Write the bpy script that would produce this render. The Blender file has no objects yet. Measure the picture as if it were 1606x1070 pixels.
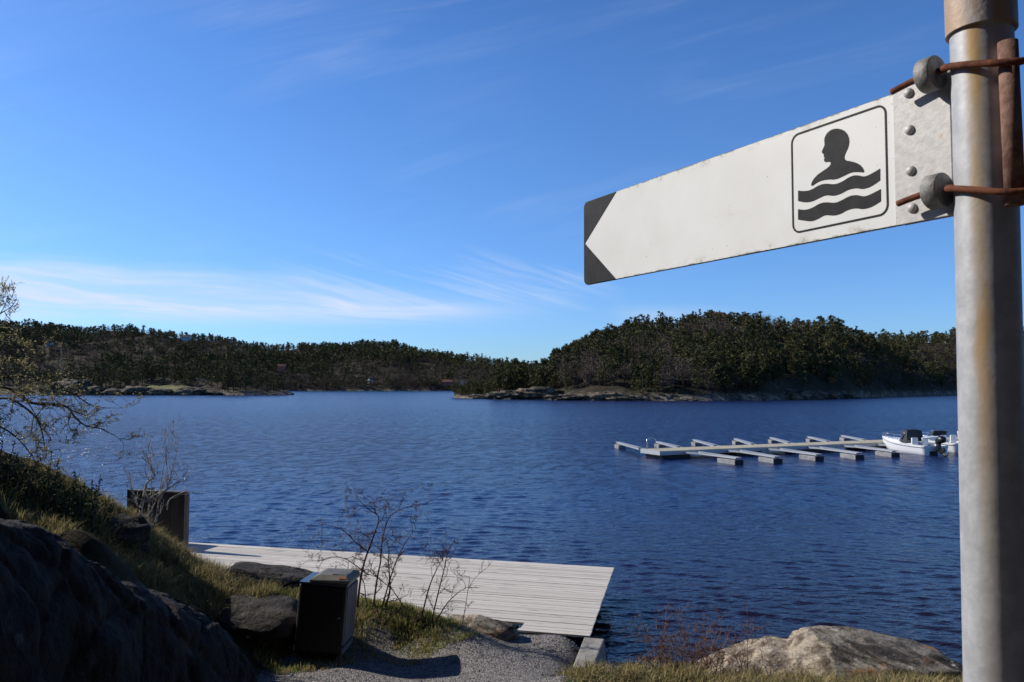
import bpy, math, random
import numpy as np
from mathutils import Vector, Matrix, noise as mnoise

R = math.radians
scene = bpy.context.scene
col = scene.collection

# ------------------------------------------------------------------ camera
CAM_H = 4.6
FPX = 1249.0                      # focal length in photo pixels (1606 wide)
PITCH = math.atan((607.5 - 535.0) / FPX)
cam_d = bpy.data.cameras.new('camera')
cam = bpy.data.objects.new('camera', cam_d)
col.objects.link(cam)
cam.location = (0, 0, CAM_H)
cam.rotation_euler = (math.pi / 2 + PITCH, 0, 0)
cam_d.sensor_width = 36.0
cam_d.lens = 36.0 * FPX / 1606.0
cam_d.clip_start = 0.05
cam_d.clip_end = 20000
cam_d.dof.use_dof = True
cam_d.dof.focus_distance = 2.6
cam_d.dof.aperture_fstop = 16
scene.camera = cam

# ------------------------------------------------------------------ light
SUN_EL, SUN_FWD = 33.0, 20.0      # elevation; how far the sun stands ahead of due left
sd = Vector((-math.cos(R(SUN_FWD)) * math.cos(R(SUN_EL)), math.sin(R(SUN_FWD)) * math.cos(R(SUN_EL)), math.sin(R(SUN_EL))))
sun_d = bpy.data.lights.new('sun', 'SUN')
sun_d.energy = 5.0
sun_d.angle = R(0.5)
sun_d.color = (1.0, 0.95, 0.87)
sun = bpy.data.objects.new('sun', sun_d)
col.objects.link(sun)
sun.rotation_euler = (-sd).to_track_quat('-Z', 'Y').to_euler()
sun.location = (-30, 10, 40)

vs = scene.view_settings
vs.view_transform = 'Standard'
vs.look = 'None'
vs.gamma = 1
vs.exposure = 0.0
vs.use_curve_mapping = False

world = bpy.data.worlds.new('World')
scene.world = world
world.use_nodes = True


class NT:
    """small helper to write node trees"""
    def __init__(self, tree):
        self.t = tree
        self.t.nodes.clear()

    def n(self, typ, **kw):
        nd = self.t.nodes.new(typ)
        ins = kw.pop('ins', {})
        for k, v in kw.items():
            setattr(nd, k, v)
        for k, v in ins.items():
            self.set(nd.inputs[k], v)
        return nd

    def set(self, sock, v):
        if isinstance(v, bpy.types.NodeSocket):
            self.t.links.new(v, sock)
        elif isinstance(v, bpy.types.Node):
            self.t.links.new(v.outputs[0], sock)
        else:
            if hasattr(sock, 'default_value'):
                try:
                    sock.default_value = v
                except Exception:
                    sock.default_value = (*v, 1.0)

    def m(self, op, a, b=0.0, c=0.0, clamp=False):
        nd = self.t.nodes.new('ShaderNodeMath')
        nd.operation = op
        nd.use_clamp = clamp
        for i, v in enumerate((a, b, c)):
            self.set(nd.inputs[i], v)
        return nd.outputs[0]

    def ss(self, x, lo, hi):      # smoothstep
        nd = self.t.nodes.new('ShaderNodeMapRange')
        nd.interpolation_type = 'SMOOTHSTEP'
        self.set(nd.inputs[0], x)
        nd.inputs[1].default_value = lo
        nd.inputs[2].default_value = hi
        return nd.outputs[0]

    def mix(self, f, a, b, blend='MIX'):
        nd = self.t.nodes.new('ShaderNodeMix')
        nd.data_type = 'RGBA'
        nd.blend_type = blend
        self.set(nd.inputs[0], f)
        self.set(nd.inputs[6], a if not isinstance(a, tuple) else (*a[:3], 1))
        self.set(nd.inputs[7], b if not isinstance(b, tuple) else (*b[:3], 1))
        return nd.outputs[2]

    def noise(self, vec, scale, detail=4.0, rough=0.55, dist=0.0):
        nd = self.n('ShaderNodeTexNoise')
        self.set(nd.inputs['Vector'], vec)
        nd.inputs['Scale'].default_value = scale
        nd.inputs['Detail'].default_value = detail
        nd.inputs['Roughness'].default_value = rough
        nd.inputs['Distortion'].default_value = dist
        return nd.outputs[0]

    def ramp(self, f, stops):
        nd = self.n('ShaderNodeValToRGB')
        self.set(nd.inputs[0], f)
        els = nd.color_ramp.elements
        while len(els) < len(stops):
            els.new(0.5)
        for e, (p, c) in zip(els, stops):
            e.position = p
            e.color = (*c, 1) if len(c) == 3 else c
        return nd.outputs[0]

    def comb(self, x, y, z):
        nd = self.n('ShaderNodeCombineXYZ')
        for i, v in enumerate((x, y, z)):
            self.set(nd.inputs[i], v)
        return nd.outputs[0]


def build_world():
    w = NT(world.node_tree)
    out = w.n('ShaderNodeOutputWorld')
    bg = w.n('ShaderNodeBackground')
    S = 0.12
    bg.inputs[1].default_value = S
    sky = w.n('ShaderNodeTexSky', sky_type='NISHITA')
    sky.sun_disc = False
    sky.sun_elevation = R(SUN_EL)
    sky.sun_rotation = R(270 + SUN_FWD)
    sky.altitude = 0
    sky.air_density = 1.0
    sky.dust_density = 0.25
    sky.ozone_density = 2.0
    hs = w.n('ShaderNodeHueSaturation', ins={'Color': sky.outputs[0], 'Saturation': 1.18, 'Value': 1.0})
    base = w.mix(1.0, hs.outputs[0], (0.71, 0.92, 1.27), 'MULTIPLY')
    lowz = w.n('ShaderNodeSeparateXYZ', ins={0: w.n('ShaderNodeTexCoord').outputs['Generated']}).outputs[2]
    base = w.mix(w.m('SUBTRACT', 1.0, w.ss(lowz, 0.0, 0.30)), base, w.mix(1.0, base, (0.72, 0.86, 1.05), 'MULTIPLY'))
    # the blue deepens towards the zenith
    base = w.mix(w.ss(lowz, 0.36, 0.85), base, w.mix(1.0, base, (0.22, 0.21, 0.27), 'MULTIPLY'))
    tc = w.n('ShaderNodeTexCoord')
    sp = w.n('ShaderNodeSeparateXYZ', ins={0: tc.outputs['Generated']})
    x, y, z = sp.outputs
    ys = w.m('MAXIMUM', y, 0.08)
    u = w.m('DIVIDE', x, ys)
    v = w.m('DIVIDE', z, ys)
    front = w.ss(y, 0.1, 0.3)
    # main cirrus bank, low over the left shore, its upper edge sinking to the right
    vt = w.m('ADD', v, w.m('MULTIPLY', w.m('ADD', u, 0.64), 0.085))
    warp = w.noise(w.comb(w.m('MULTIPLY', u, 3.0), w.m('MULTIPLY', v, 9.0), 3.1), 1.0, 3.0)
    vv = w.m('ADD', vt, w.m('MULTIPLY', w.m('SUBTRACT', warp, 0.5), 0.05))
    n1 = w.noise(w.comb(w.m('MULTIPLY', u, 1.5), w.m('MULTIPLY', vv, 24.0), 0.0), 2.1, 8.0, 0.60, 0.5)
    d1 = w.ss(n1, 0.36, 0.68)
    m1 = w.m('MULTIPLY', w.ss(v, 0.068, 0.104), w.m('SUBTRACT', 1.0, w.ss(vv, 0.140, 0.184)))
    m1 = w.m('MULTIPLY', m1, w.m('SUBTRACT', 1.0, w.ss(u, -0.18, 0.10)))
    c1 = w.m('MULTIPLY', w.m('MULTIPLY', w.m('ADD', 0.34, w.m('MULTIPLY', d1, 0.66)), m1), 0.95)
    # a thinner bank right of it, streaks running down to the right
    vr = w.m('ADD', v, w.m('MULTIPLY', u, 0.30))
    n2 = w.noise(w.comb(w.m('MULTIPLY', u, 2.2), w.m('MULTIPLY', vr, 30.0), 7.0), 1.5, 6.0, 0.6, 0.4)
    m2 = w.m('MULTIPLY', w.ss(v, 0.085, 0.115), w.m('SUBTRACT', 1.0, w.ss(v, 0.135, 0.19)))
    m2 = w.m('MULTIPLY', m2, w.m('MULTIPLY', w.ss(u, -0.45, -0.12), w.m('SUBTRACT', 1.0, w.ss(u, 0.05, 0.16))))
    c2 = w.m('MULTIPLY', w.m('MULTIPLY', w.ss(n2, 0.45, 0.72), m2), 0.34)
    # high faint wisps running up to the right
    vq = w.m('SUBTRACT', v, w.m('MULTIPLY', u, 0.28))
    n3 = w.noise(w.comb(w.m('MULTIPLY', u, 1.6), w.m('MULTIPLY', vq, 15.0), 2.0), 1.3, 7.0, 0.6, 0.6)
    n4 = w.noise(w.comb(u, w.m('MULTIPLY', v, 2.0), 5.0), 2.6, 2.0)
    m3 = w.m('MULTIPLY', w.ss(v, 0.08, 0.22), w.ss(n4, 0.42, 0.66))
    c3 = w.m('MULTIPLY', w.m('MULTIPLY', w.ss(n3, 0.42, 0.8), m3), 0.16)
    # small pale cloud behind the crest of the right-hand hill
    n5 = w.noise(w.comb(w.m('MULTIPLY', u, 6.0), w.m('MULTIPLY', v, 24.0), 9.0), 1.2, 5.0)
    m5 = w.m('MULTIPLY', w.m('MULTIPLY', w.ss(u, 0.10, 0.17), w.m('SUBTRACT', 1.0, w.ss(u, 0.20, 0.32))), w.m('SUBTRACT', 1.0, w.ss(v, 0.085, 0.11)))
    c5 = w.m('MULTIPLY', w.m('MULTIPLY', w.ss(n5, 0.35, 0.7), m5), 0.35)
    cf = w.m('MINIMUM', w.m('ADD', w.m('ADD', c1, c2), w.m('ADD', c3, c5)), 0.9)
    cf = w.m('MULTIPLY', cf, front)
    cc = (0.72 / S, 0.80 / S, 0.97 / S)
    w.set(bg.inputs[0], w.mix(cf, base, cc))
    w.t.links.new(bg.outputs[0], out.inputs[0])


build_world()

# ------------------------------------------------------------------ helpers
def ray(px, py):
    a, b = (px - 803.0) / FPX, (535.0 - py) / FPX
    c, s = math.cos(PITCH), math.sin(PITCH)
    return Vector((a, c - s * b, s + c * b))

def P(px, py, D):                 # the place seen there at forward distance D
    r = ray(px, py)
    return Vector((0, 0, CAM_H)) + r * (D / r.y)

def G(px, py, z):                 # the place seen there on the level z
    r = ray(px, py)
    return Vector((0, 0, CAM_H)) + r * ((z - CAM_H) / r.z)


def tag(o, label=None, cat=None, group=None, kind=None):
    if label: o['label'] = label
    if cat: o['category'] = cat
    if group: o['group'] = group
    if kind: o['kind'] = kind
    return o

def empty(name, loc, rz=0.0, label=None, cat=None, group=None):
    o = bpy.data.objects.new(name, None)
    o.empty_display_size = 0.2
    o.location = loc
    o.rotation_euler = (0, 0, rz)
    col.objects.link(o)
    return tag(o, label, cat, group)

def link(name, me, parent=None, loc=(0, 0, 0)):
    o = bpy.data.objects.new(name, me)
    o.location = loc
    col.objects.link(o)
    if parent is not None:
        o.parent = parent
    return o

def np_mesh(name, V, F, mats, midx=None, smooth=False):
    """V (n,3), F (m,3 or 4) arrays"""
    me = bpy.data.meshes.new(name)
    V = np.asarray(V, dtype=np.float32)
    F = np.asarray(F, dtype=np.int32)
    k = F.shape[1]
    me.vertices.add(len(V))
    me.vertices.foreach_set('co', V.ravel())
    me.loops.add(F.size)
    me.loops.foreach_set('vertex_index', F.ravel())
    me.polygons.add(len(F))
    me.polygons.foreach_set('loop_start', np.arange(0, F.size, k, dtype=np.int32))
    me.polygons.foreach_set('loop_total', np.full(len(F), k, dtype=np.int32))
    for m in mats:
        me.materials.append(m)
    if midx is not None:
        me.polygons.foreach_set('material_index', np.asarray(midx, dtype=np.int32))
    if smooth:
        me.polygons.foreach_set('use_smooth', np.ones(len(F), dtype=bool))
    me.update(calc_edges=True)
    me.validate()
    return me


class MB:
    """collects shapes into one mesh"""
    def __init__(self):
        self.v, self.f, self.s = [], [], []

    def add(self, vs, fs, smooth=False):
        o = len(self.v)
        self.v += [tuple(p) for p in vs]
        for f in fs:
            self.f.append(tuple(i + o for i in f))
            self.s.append(smooth)

    def box(self, c, size, M=None):
        hx, hy, hz = (s / 2 for s in size)
        vs = [Vector((sx * hx, sy * hy, sz * hz)) for sz in (-1, 1) for sy in (-1, 1) for sx in (-1, 1)]
        if M is not None:
            vs = [M @ p for p in vs]
        vs = [p + Vector(c) for p in vs]
        self.add(vs, [(0, 2, 3, 1), (4, 5, 7, 6), (0, 1, 5, 4), (2, 6, 7, 3), (0, 4, 6, 2), (1, 3, 7, 5)])

    def hexa(self, b, t):          # bottom quad, top quad (same winding, ccw from above)
        self.add(list(b) + list(t), [(3, 2, 1, 0), (4, 5, 6, 7), (0, 1, 5, 4), (1, 2, 6, 5), (2, 3, 7, 6), (3, 0, 4, 7)])

    def bar(self, a, b, w, h):     # box beam from a to b, width w, height h (centred)
        a, b = Vector(a), Vector(b)
        d = (b - a)
        L = d.length
        d.normalize()
        s = d.cross(Vector((0, 0, 1)))
        s = s.normalized() if s.length > 1e-4 else Vector((1, 0, 0))
        u = s.cross(d)
        q = lambda c: [c - s * w / 2 - u * h / 2, c + s * w / 2 - u * h / 2, c + s * w / 2 + u * h / 2, c - s * w / 2 + u * h / 2]
        vs = q(a) + q(b)
        self.add(vs, [(3, 2, 1, 0), (4, 5, 6, 7), (0, 1, 5, 4), (1, 2, 6, 5), (2, 3, 7, 6), (3, 0, 4, 7)])

    def tube(self, pts, rad, n=6, caps=True, smooth=True):
        pts = [Vector(p) for p in pts]
        if not hasattr(rad, '__len__'):
            rad = [rad] * len(pts)
        vs, fs = [], []
        ref = None
        for i, p in enumerate(pts):
            d = (pts[min(i + 1, len(pts) - 1)] - pts[max(i - 1, 0)])
            d = d.normalized() if d.length > 1e-9 else Vector((0, 0, 1))
            if ref is None:
                ref = d.orthogonal().normalized()
            ref = ref - d * ref.dot(d)
            ref = ref.normalized() if ref.length > 1e-6 else d.orthogonal().normalized()
            bi = d.cross(ref)
            for k in range(n):
                a = 2 * math.pi * k / n
                vs.append(p + (ref * math.cos(a) + bi * math.sin(a)) * rad[i])
        for i in range(len(pts) - 1):
            for k in range(n):
                fs.append((i * n + k, i * n + (k + 1) % n, (i + 1) * n + (k + 1) % n, (i + 1) * n + k))
        self.add(vs, fs, smooth)
        if caps:
            e = (len(pts) - 1) * n
            o = len(self.v) - len(vs)
            self.f.append(tuple(o + k for k in reversed(range(n)))); self.s.append(False)
            self.f.append(tuple(o + e + k for k in range(n))); self.s.append(False)

    def prism(self, poly, to3d, h0, h1):   # 2-D polygon extruded between offsets h0..h1 by to3d(a,b,h)
        n = len(poly)
        vs = [to3d(a, b, h0) for a, b in poly] + [to3d(a, b, h1) for a, b in poly]
        fs = [tuple(reversed(range(n))), tuple(range(n, 2 * n))]
        fs += [(i, (i + 1) % n, n + (i + 1) % n, n + i) for i in range(n)]
        self.add(vs, fs)

    def mesh(self, name, mat, bevel=0.0):
        me = bpy.data.meshes.new(name)
        me.from_pydata([tuple(p) for p in self.v], [], self.f)
        me.polygons.foreach_set('use_smooth', self.s)
        me.materials.append(mat)
        me.update()
        return me

    def build(self, name, mat, parent=None, bevel=0.0, normals=False):
        me = self.mesh(name, mat)
        if normals or bevel:
            import bmesh
            bm = bmesh.new()
            bm.from_mesh(me)
            bmesh.ops.recalc_face_normals(bm, faces=bm.faces)
            bm.to_mesh(me)
            bm.free()
        o = link(name, me, parent)
        if bevel:
            md = o.modifiers.new('bevel', 'BEVEL')
            md.width = bevel
            md.segments = 2
            md.limit_method = 'ANGLE'
            md.angle_limit = R(40)
        return o


def rebase(o, parent):             # part meshes are written in world space; move them under the thing's base
    o.parent = parent
    M = Matrix.LocRotScale(parent.location, parent.rotation_euler, None).inverted()
    o.data.transform(M)
    return o

# ------------------------------------------------------------------ materials
def mat(name, fn=None, base=(0.5, 0.5, 0.5), rough=0.8, metal=0.0, spec=0.5, trans=0.0):
    m = bpy.data.materials.new(name)
    m.use_nodes = True
    w = NT(m.node_tree)
    out = w.n('ShaderNodeOutputMaterial')
    b = w.n('ShaderNodeBsdfPrincipled')
    b.inputs['Base Color'].default_value = (*base, 1)
    b.inputs['Roughness'].default_value = rough
    b.inputs['Metallic'].default_value = metal
    b.inputs['Specular IOR Level'].default_value = spec
    w.t.links.new(b.outputs[0], out.inputs[0])
    if fn:
        fn(w, b)
    if trans:
        tr_ = w.n('ShaderNodeBsdfTranslucent')
        src = b.inputs['Base Color'].links
        if src: w.t.links.new(src[0].from_socket, tr_.inputs[0])
        mx = w.n('ShaderNodeMixShader')
        mx.inputs[0].default_value = trans
        w.t.links.new(b.outputs[0], mx.inputs[1]); w.t.links.new(tr_.outputs[0], mx.inputs[2])
        w.t.links.new(mx.outputs[0], out.inputs[0])
    return m

def pos(w):
    return w.n('ShaderNodeNewGeometry').outputs['Position']

def obj_co(w):
    return w.n('ShaderNodeTexCoord').outputs['Object']

def bump(w, b, h, dist=0.02, strength=1.0):
    nd = w.n('ShaderNodeBump', ins={'Height': h, 'Strength': strength, 'Distance': dist})
    w.set(b.inputs['Normal'], nd.outputs[0])

def stretch(w, v, sx, sy, sz):
    nd = w.n('ShaderNodeMapping', ins={0: v, 3: (sx, sy, sz)})
    return nd.outputs[0]

def speckle(c1, c2, scale=6.0, bscale=30.0, bd=0.01, sx=1, sy=1, sz=1, lo=0.35, hi=0.65, extra=None, use_obj=False):
    def fn(w, b):
        p = obj_co(w) if use_obj else pos(w)
        n = w.noise(stretch(w, p, sx, sy, sz), scale, 6, 0.6)
        c = w.mix(w.ss(n, lo, hi), c1, c2)
        if extra:
            for (ec, es, el, eh) in extra:
                c = w.mix(w.ss(w.noise(p, es, 5, 0.6), el, eh), c, ec)
        w.set(b.inputs['Base Color'], c)
        bump(w, b, w.noise(stretch(w, p, sx, sy, sz), bscale, 6, 0.65), bd)
    return fn

def island_mix(stops, extra_noise=0.0, rough=0.9):
    def fn(w, b):
        g = w.n('ShaderNodeNewGeometry')
        oi = w.n('ShaderNodeObjectInfo')
        r = g.outputs['Random Per Island']
        n = w.noise(g.outputs['Position'], extra_noise, 3) if extra_noise else 0.5
        f = w.m('ADD', w.m('MULTIPLY', r, 0.45), w.m('ADD', w.m('MULTIPLY', oi.outputs['Random'], 0.30), w.m('MULTIPLY', n, 0.30 if extra_noise else 0.5)))
        w.set(b.inputs['Base Color'], w.ramp(f, stops))
    return fn

M = {}
def fwater(w, b):
    p = pos(w)
    sp = w.n('ShaderNodeSeparateXYZ', ins={0: p})
    # shallow bottom close to this shore lends the water a brown tone
    dd = w.m('SUBTRACT', w.m('ADD', sp.outputs[1], w.m('MULTIPLY', sp.outputs[0], -0.35)), w.m('MULTIPLY', w.noise(p, 0.35, 3), 5.0))
    shallow = w.m('SUBTRACT', 1.0, w.ss(dd, 5.0, 34.0))
    w.set(b.inputs['Base Color'], w.mix(shallow, (0.006, 0.016, 0.080), (0.011, 0.004, 0.006)))
    dist = w.n('ShaderNodeVectorMath', operation='LENGTH', ins={0: p}).outputs['Value']
    w.set(b.inputs['Roughness'], w.m('ADD', w.m('ADD', 0.06, w.m('MULTIPLY', w.ss(dist, 12.0, 48.0), 0.13)), w.m('MULTIPLY', w.ss(dist, 45.0, 260.0), 0.02)))
    a = w.noise(stretch(w, p, 0.75, 1.25, 1), 1.5, 4, 0.55, 0.4)
    c = w.noise(stretch(w, p, 0.7, 1.5, 1), 3.4, 3, 0.6, 0.3)
    e = w.noise(stretch(w, p, 0.8, 1.2, 1), 10.0, 2, 0.5)
    gust = w.m('ADD', 0.8, w.m('MULTIPLY', w.ss(w.noise(stretch(w, p, 0.6, 1.4, 1), 0.07, 3), 0.35, 0.65), 0.3))
    farw = w.m('MULTIPLY', w.ss(dist, 20.0, 66.0), w.m('SUBTRACT', 1.0, w.m('MULTIPLY', w.ss(dist, 40.0, 260.0), 0.62)))
    h = w.m('ADD', w.m('MULTIPLY', w.m('MULTIPLY', w.m('MULTIPLY', a, 0.24), w.m('ADD', 0.45, w.m('MULTIPLY', w.ss(w.noise(stretch(w, p, 0.8, 0.45, 1), 1.3, 4, 0.6), 0.45, 0.66), 1.6))), farw), w.m('ADD', w.m('MULTIPLY', w.m('MULTIPLY', c, 0.040), w.m('SUBTRACT', 1.0, w.m('MULTIPLY', w.ss(dist, 40.0, 200.0), 0.7))), w.m('MULTIPLY', e, 0.012)))
    bump(w, b, w.m('MULTIPLY', h, gust), 1.0, 1.0)
M['water'] = mat('water', fwater, rough=0.06)
M['water'].node_tree.nodes['Principled BSDF'].inputs['IOR'].default_value = 1.333

def fgravel(w, b):
    p = pos(w)
    v = w.n('ShaderNodeTexVoronoi', ins={'Vector': p, 'Scale': 58.0})
    n = w.noise(p, 3.0, 4)
    c = w.mix(w.n('ShaderNodeSeparateXYZ', ins={0: v.outputs['Color']}).outputs[0], (0.05, 0.045, 0.041), (0.37, 0.335, 0.31))
    c = w.mix(w.ss(n, 0.55, 0.75), c, (0.08, 0.07, 0.055))
    w.set(b.inputs['Base Color'], c)
    bump(w, b, w.m('SUBTRACT', 1.0, v.outputs['Distance']), 0.02)
M['gravel'] = mat('gravel', fgravel, rough=0.9)
M['stone'] = mat('gravel_stone', island_mix([(0.1, (0.05, 0.05, 0.055)), (0.6, (0.16, 0.16, 0.165)), (0.95, (0.38, 0.37, 0.36))]), rough=0.85)
def fsoil(w, b):
    p = pos(w)
    c = w.mix(w.ss(w.noise(p, 2.5, 6, 0.6), 0.35, 0.65), (0.05, 0.042, 0.022), (0.12, 0.095, 0.05))
    c = w.mix(w.ss(w.noise(p, 1.3, 5, 0.6), 0.5, 0.62), c, (0.035, 0.05, 0.014))
    # high ground, mostly unseen, darkened so it throws back little light
    z = w.n('ShaderNodeSeparateXYZ', ins={0: p}).outputs[2]
    c = w.mix(w.ss(w.m('ADD', z, w.noise(p, 0.9, 4)), 2.3, 3.6), c, w.mix(w.ss(w.noise(p, 4.0, 5), 0.4, 0.6), (0.010, 0.009, 0.006), (0.024, 0.020, 0.011)))
    w.set(b.inputs['Base Color'], c)
    bump(w, b, w.noise(p, 25, 6, 0.65), 0.03)
M['soil'] = mat('soil', fsoil, rough=0.95, spec=0.1)
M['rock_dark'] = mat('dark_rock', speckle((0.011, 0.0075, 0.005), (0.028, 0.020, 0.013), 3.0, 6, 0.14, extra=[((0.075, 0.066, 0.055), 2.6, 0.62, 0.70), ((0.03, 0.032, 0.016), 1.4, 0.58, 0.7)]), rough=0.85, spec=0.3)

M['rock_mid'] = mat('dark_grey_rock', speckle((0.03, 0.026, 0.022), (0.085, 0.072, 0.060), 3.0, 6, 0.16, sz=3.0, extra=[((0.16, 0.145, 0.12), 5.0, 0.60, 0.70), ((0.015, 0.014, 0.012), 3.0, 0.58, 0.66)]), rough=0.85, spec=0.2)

def frock(w, b):
    p = obj_co(w)
    layers = w.noise(stretch(w, p, 0.7, 1.2, 5.0), 2.0, 6, 0.65, 0.8)
    n = w.noise(p, 4.0, 7, 0.65)
    c = w.mix(w.ss(n, 0.38, 0.60), (0.20, 0.155, 0.11), (0.58, 0.49, 0.37))
    ox, oy, oz = w.n('ShaderNodeSeparateXYZ', ins={0: p}).outputs
    big = w.noise(p, 1.3, 5, 0.6)
    # the right-hand half is a darker banded gneiss, parted by a pale vein
    gx = w.ss(w.m('ADD', ox, w.m('ADD', w.m('MULTIPLY', w.m('SUBTRACT', big, 0.5), 0.7), w.m('MULTIPLY', oz, 0.35))), 0.05, 0.22)
    band = w.noise(w.comb(w.m('MULTIPLY', ox, 0.8), oy, w.m('ADD', w.m('MULTIPLY', oz, 7.0), w.m('MULTIPLY', ox, 2.2))), 1.7, 6, 0.6, 0.6)
    dark = w.mix(w.ss(band, 0.40, 0.58), (0.065, 0.056, 0.048), (0.31, 0.275, 0.23))
    c = w.mix(gx, c, dark)
    vein = w.m('SUBTRACT', 1.0, w.ss(w.m('ABSOLUTE', w.m('SUBTRACT', gx, 0.35)), 0.1, 0.35))
    c = w.mix(w.m('MULTIPLY', vein, 0.8), c, (0.56, 0.47, 0.35))
    c = w.mix(w.ss(layers, 0.56, 0.70), c, (0.085, 0.072, 0.06))
    c = w.mix(w.ss(w.noise(p, 1.6, 5, 0.6), 0.56, 0.66), c, (0.34, 0.19, 0.10))
    c = w.mix(w.ss(w.noise(p, 9.0, 5, 0.7), 0.6, 0.68), c, (0.58, 0.56, 0.50))
    c = w.mix(w.ss(w.noise(p, 14.0, 4, 0.7), 0.62, 0.68), c, (0.04, 0.04, 0.036))
    w.set(b.inputs['Base Color'], c)
    h = w.m('ADD', w.m('ADD', w.m('MULTIPLY', layers, 0.7), w.m('MULTIPLY', band, 0.7)), w.m('MULTIPLY', w.noise(p, 12.0, 7, 0.7), 0.6))
    bump(w, b, h, 0.14)
M['rock_light'] = mat('lichen_rock', frock, rough=0.9, spec=0.2)
M['shore_rock'] = mat('shore_rock', speckle((0.085, 0.062, 0.042), (0.25, 0.19, 0.135), 0.5, 0.7, 1.6, extra=[((0.03, 0.030, 0.016), 0.35, 0.48, 0.58), ((0.045, 0.04, 0.032), 0.8, 0.55, 0.62)]), rough=0.9)

def fhill(w, b):
    g = w.n('ShaderNodeNewGeometry')
    p = g.outputs['Position']
    z = w.n('ShaderNodeSeparateXYZ', ins={0: p}).outputs[2]
    c = w.mix(w.ss(w.noise(p, 0.035, 5), 0.4, 0.6), (0.028, 0.026, 0.014), (0.060, 0.046, 0.030))
    c = w.mix(w.ss(w.noise(p, 0.09, 6, 0.65), 0.60, 0.70), c, (0.16, 0.14, 0.11))
    low = w.m('SUBTRACT', 1.0, w.ss(w.m('SUBTRACT', z, w.m('MULTIPLY', w.noise(p, 0.12, 4), 6.0)), -2.6, 0.6))
    c = w.mix(low, c, w.mix(w.ss(w.noise(p, 0.4, 6, 0.7), 0.4, 0.62), (0.07, 0.06, 0.045), (0.27, 0.23, 0.18)))
    w.set(b.inputs['Base Color'], c)
    bump(w, b, w.noise(p, 0.35, 6, 0.7), 1.6)
M['hill'] = mat('hillside', fhill, rough=0.95, spec=0.2)
M['lawn'] = mat('lawn', speckle((0.10, 0.13, 0.02), (0.22, 0.19, 0.06), 0.25, 2, 0.1), rough=0.95)

def foliage_mix(stops):
    def fn(w, b):
        g = w.n('ShaderNodeNewGeometry')
        oi = w.n('ShaderNodeObjectInfo')
        n = w.noise(g.outputs['Position'], 0.16, 3, 0.6)
        n2 = w.noise(g.outputs['Position'], 0.02, 3, 0.6)
        f = w.m('ADD', w.m('MULTIPLY', g.outputs['Random Per Island'], 0.14), w.m('ADD', w.m('MULTIPLY', oi.outputs['Random'], 0.24), w.m('ADD', w.m('MULTIPLY', n, 0.45), w.m('MULTIPLY', n2, 0.17))))
        w.set(b.inputs['Base Color'], w.ramp(f, stops))
    return fn
M['needles'] = mat('pine_needles', foliage_mix([(0.1, (0.029, 0.030, 0.012)), (0.5, (0.080, 0.078, 0.030)), (0.9, (0.165, 0.148, 0.062))]), rough=0.9, spec=0.15)
M['twigs_far'] = mat('bare_twigs', foliage_mix([(0.15, (0.075, 0.056, 0.042)), (0.5, (0.155, 0.122, 0.094)), (0.85, (0.26, 0.22, 0.18))]), rough=0.9, spec=0.1)
M['bark'] = mat('bark', base=(0.075, 0.05, 0.035), rough=0.9, spec=0.1)
M['bark_grey'] = mat('grey_bark', speckle((0.035, 0.03, 0.026), (0.13, 0.12, 0.105), 25, 60, 0.003), rough=0.9, spec=0.2)
M['twig_tan'] = mat('sunlit_twig', speckle((0.07, 0.06, 0.04), (0.24, 0.21, 0.14), 9, 60, 0.003), rough=0.9, spec=0.2)  # grey bark lightened and yellowed to look sunlit
M['bark_white'] = mat('pale_bark', speckle((0.11, 0.10, 0.09), (0.58, 0.55, 0.50), 9, 60, 0.003, lo=0.35, hi=0.55), rough=0.9, spec=0.2)
M['bark_red'] = mat('reddish_bark', speckle((0.055, 0.032, 0.026), (0.15, 0.085, 0.07), 20, 60, 0.003), rough=0.85, spec=0.2)
M['bramble'] = mat('bramble_stem', speckle((0.09, 0.055, 0.040), (0.25, 0.165, 0.125), 12, 60, 0.002), rough=0.85, spec=0.2)
M['buds'] = mat('young_leaves', island_mix([(0.1, (0.14, 0.12, 0.04)), (0.5, (0.30, 0.26, 0.10)), (0.9, (0.48, 0.42, 0.22))]), rough=0.8, spec=0.2, trans=0.4)
M['redbuds'] = mat('red_buds', island_mix([(0.1, (0.09, 0.03, 0.02)), (0.9, (0.22, 0.10, 0.06))]), rough=0.8, spec=0.2)
M['juniper'] = mat('juniper_needles', island_mix([(0.1, (0.012, 0.020, 0.006)), (0.5, (0.035, 0.055, 0.014)), (0.9, (0.09, 0.115, 0.035))]), rough=0.85, spec=0.2)
M['grass_green'] = mat('green_grass', island_mix([(0.2, (0.09, 0.16, 0.020)), (0.45, (0.18, 0.25, 0.04)), (0.55, (0.34, 0.29, 0.12)), (0.88, (0.52, 0.40, 0.21))], 1.6), rough=0.8, spec=0.2, trans=0.4)
M['grass_dry'] = mat('dry_grass', island_mix([(0.1, (0.075, 0.075, 0.024)), (0.4, (0.19, 0.165, 0.065)), (0.65, (0.36, 0.29, 0.13)), (0.95, (0.55, 0.44, 0.25))], 1.1), rough=0.8, spec=0.2, trans=0.4)

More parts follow.
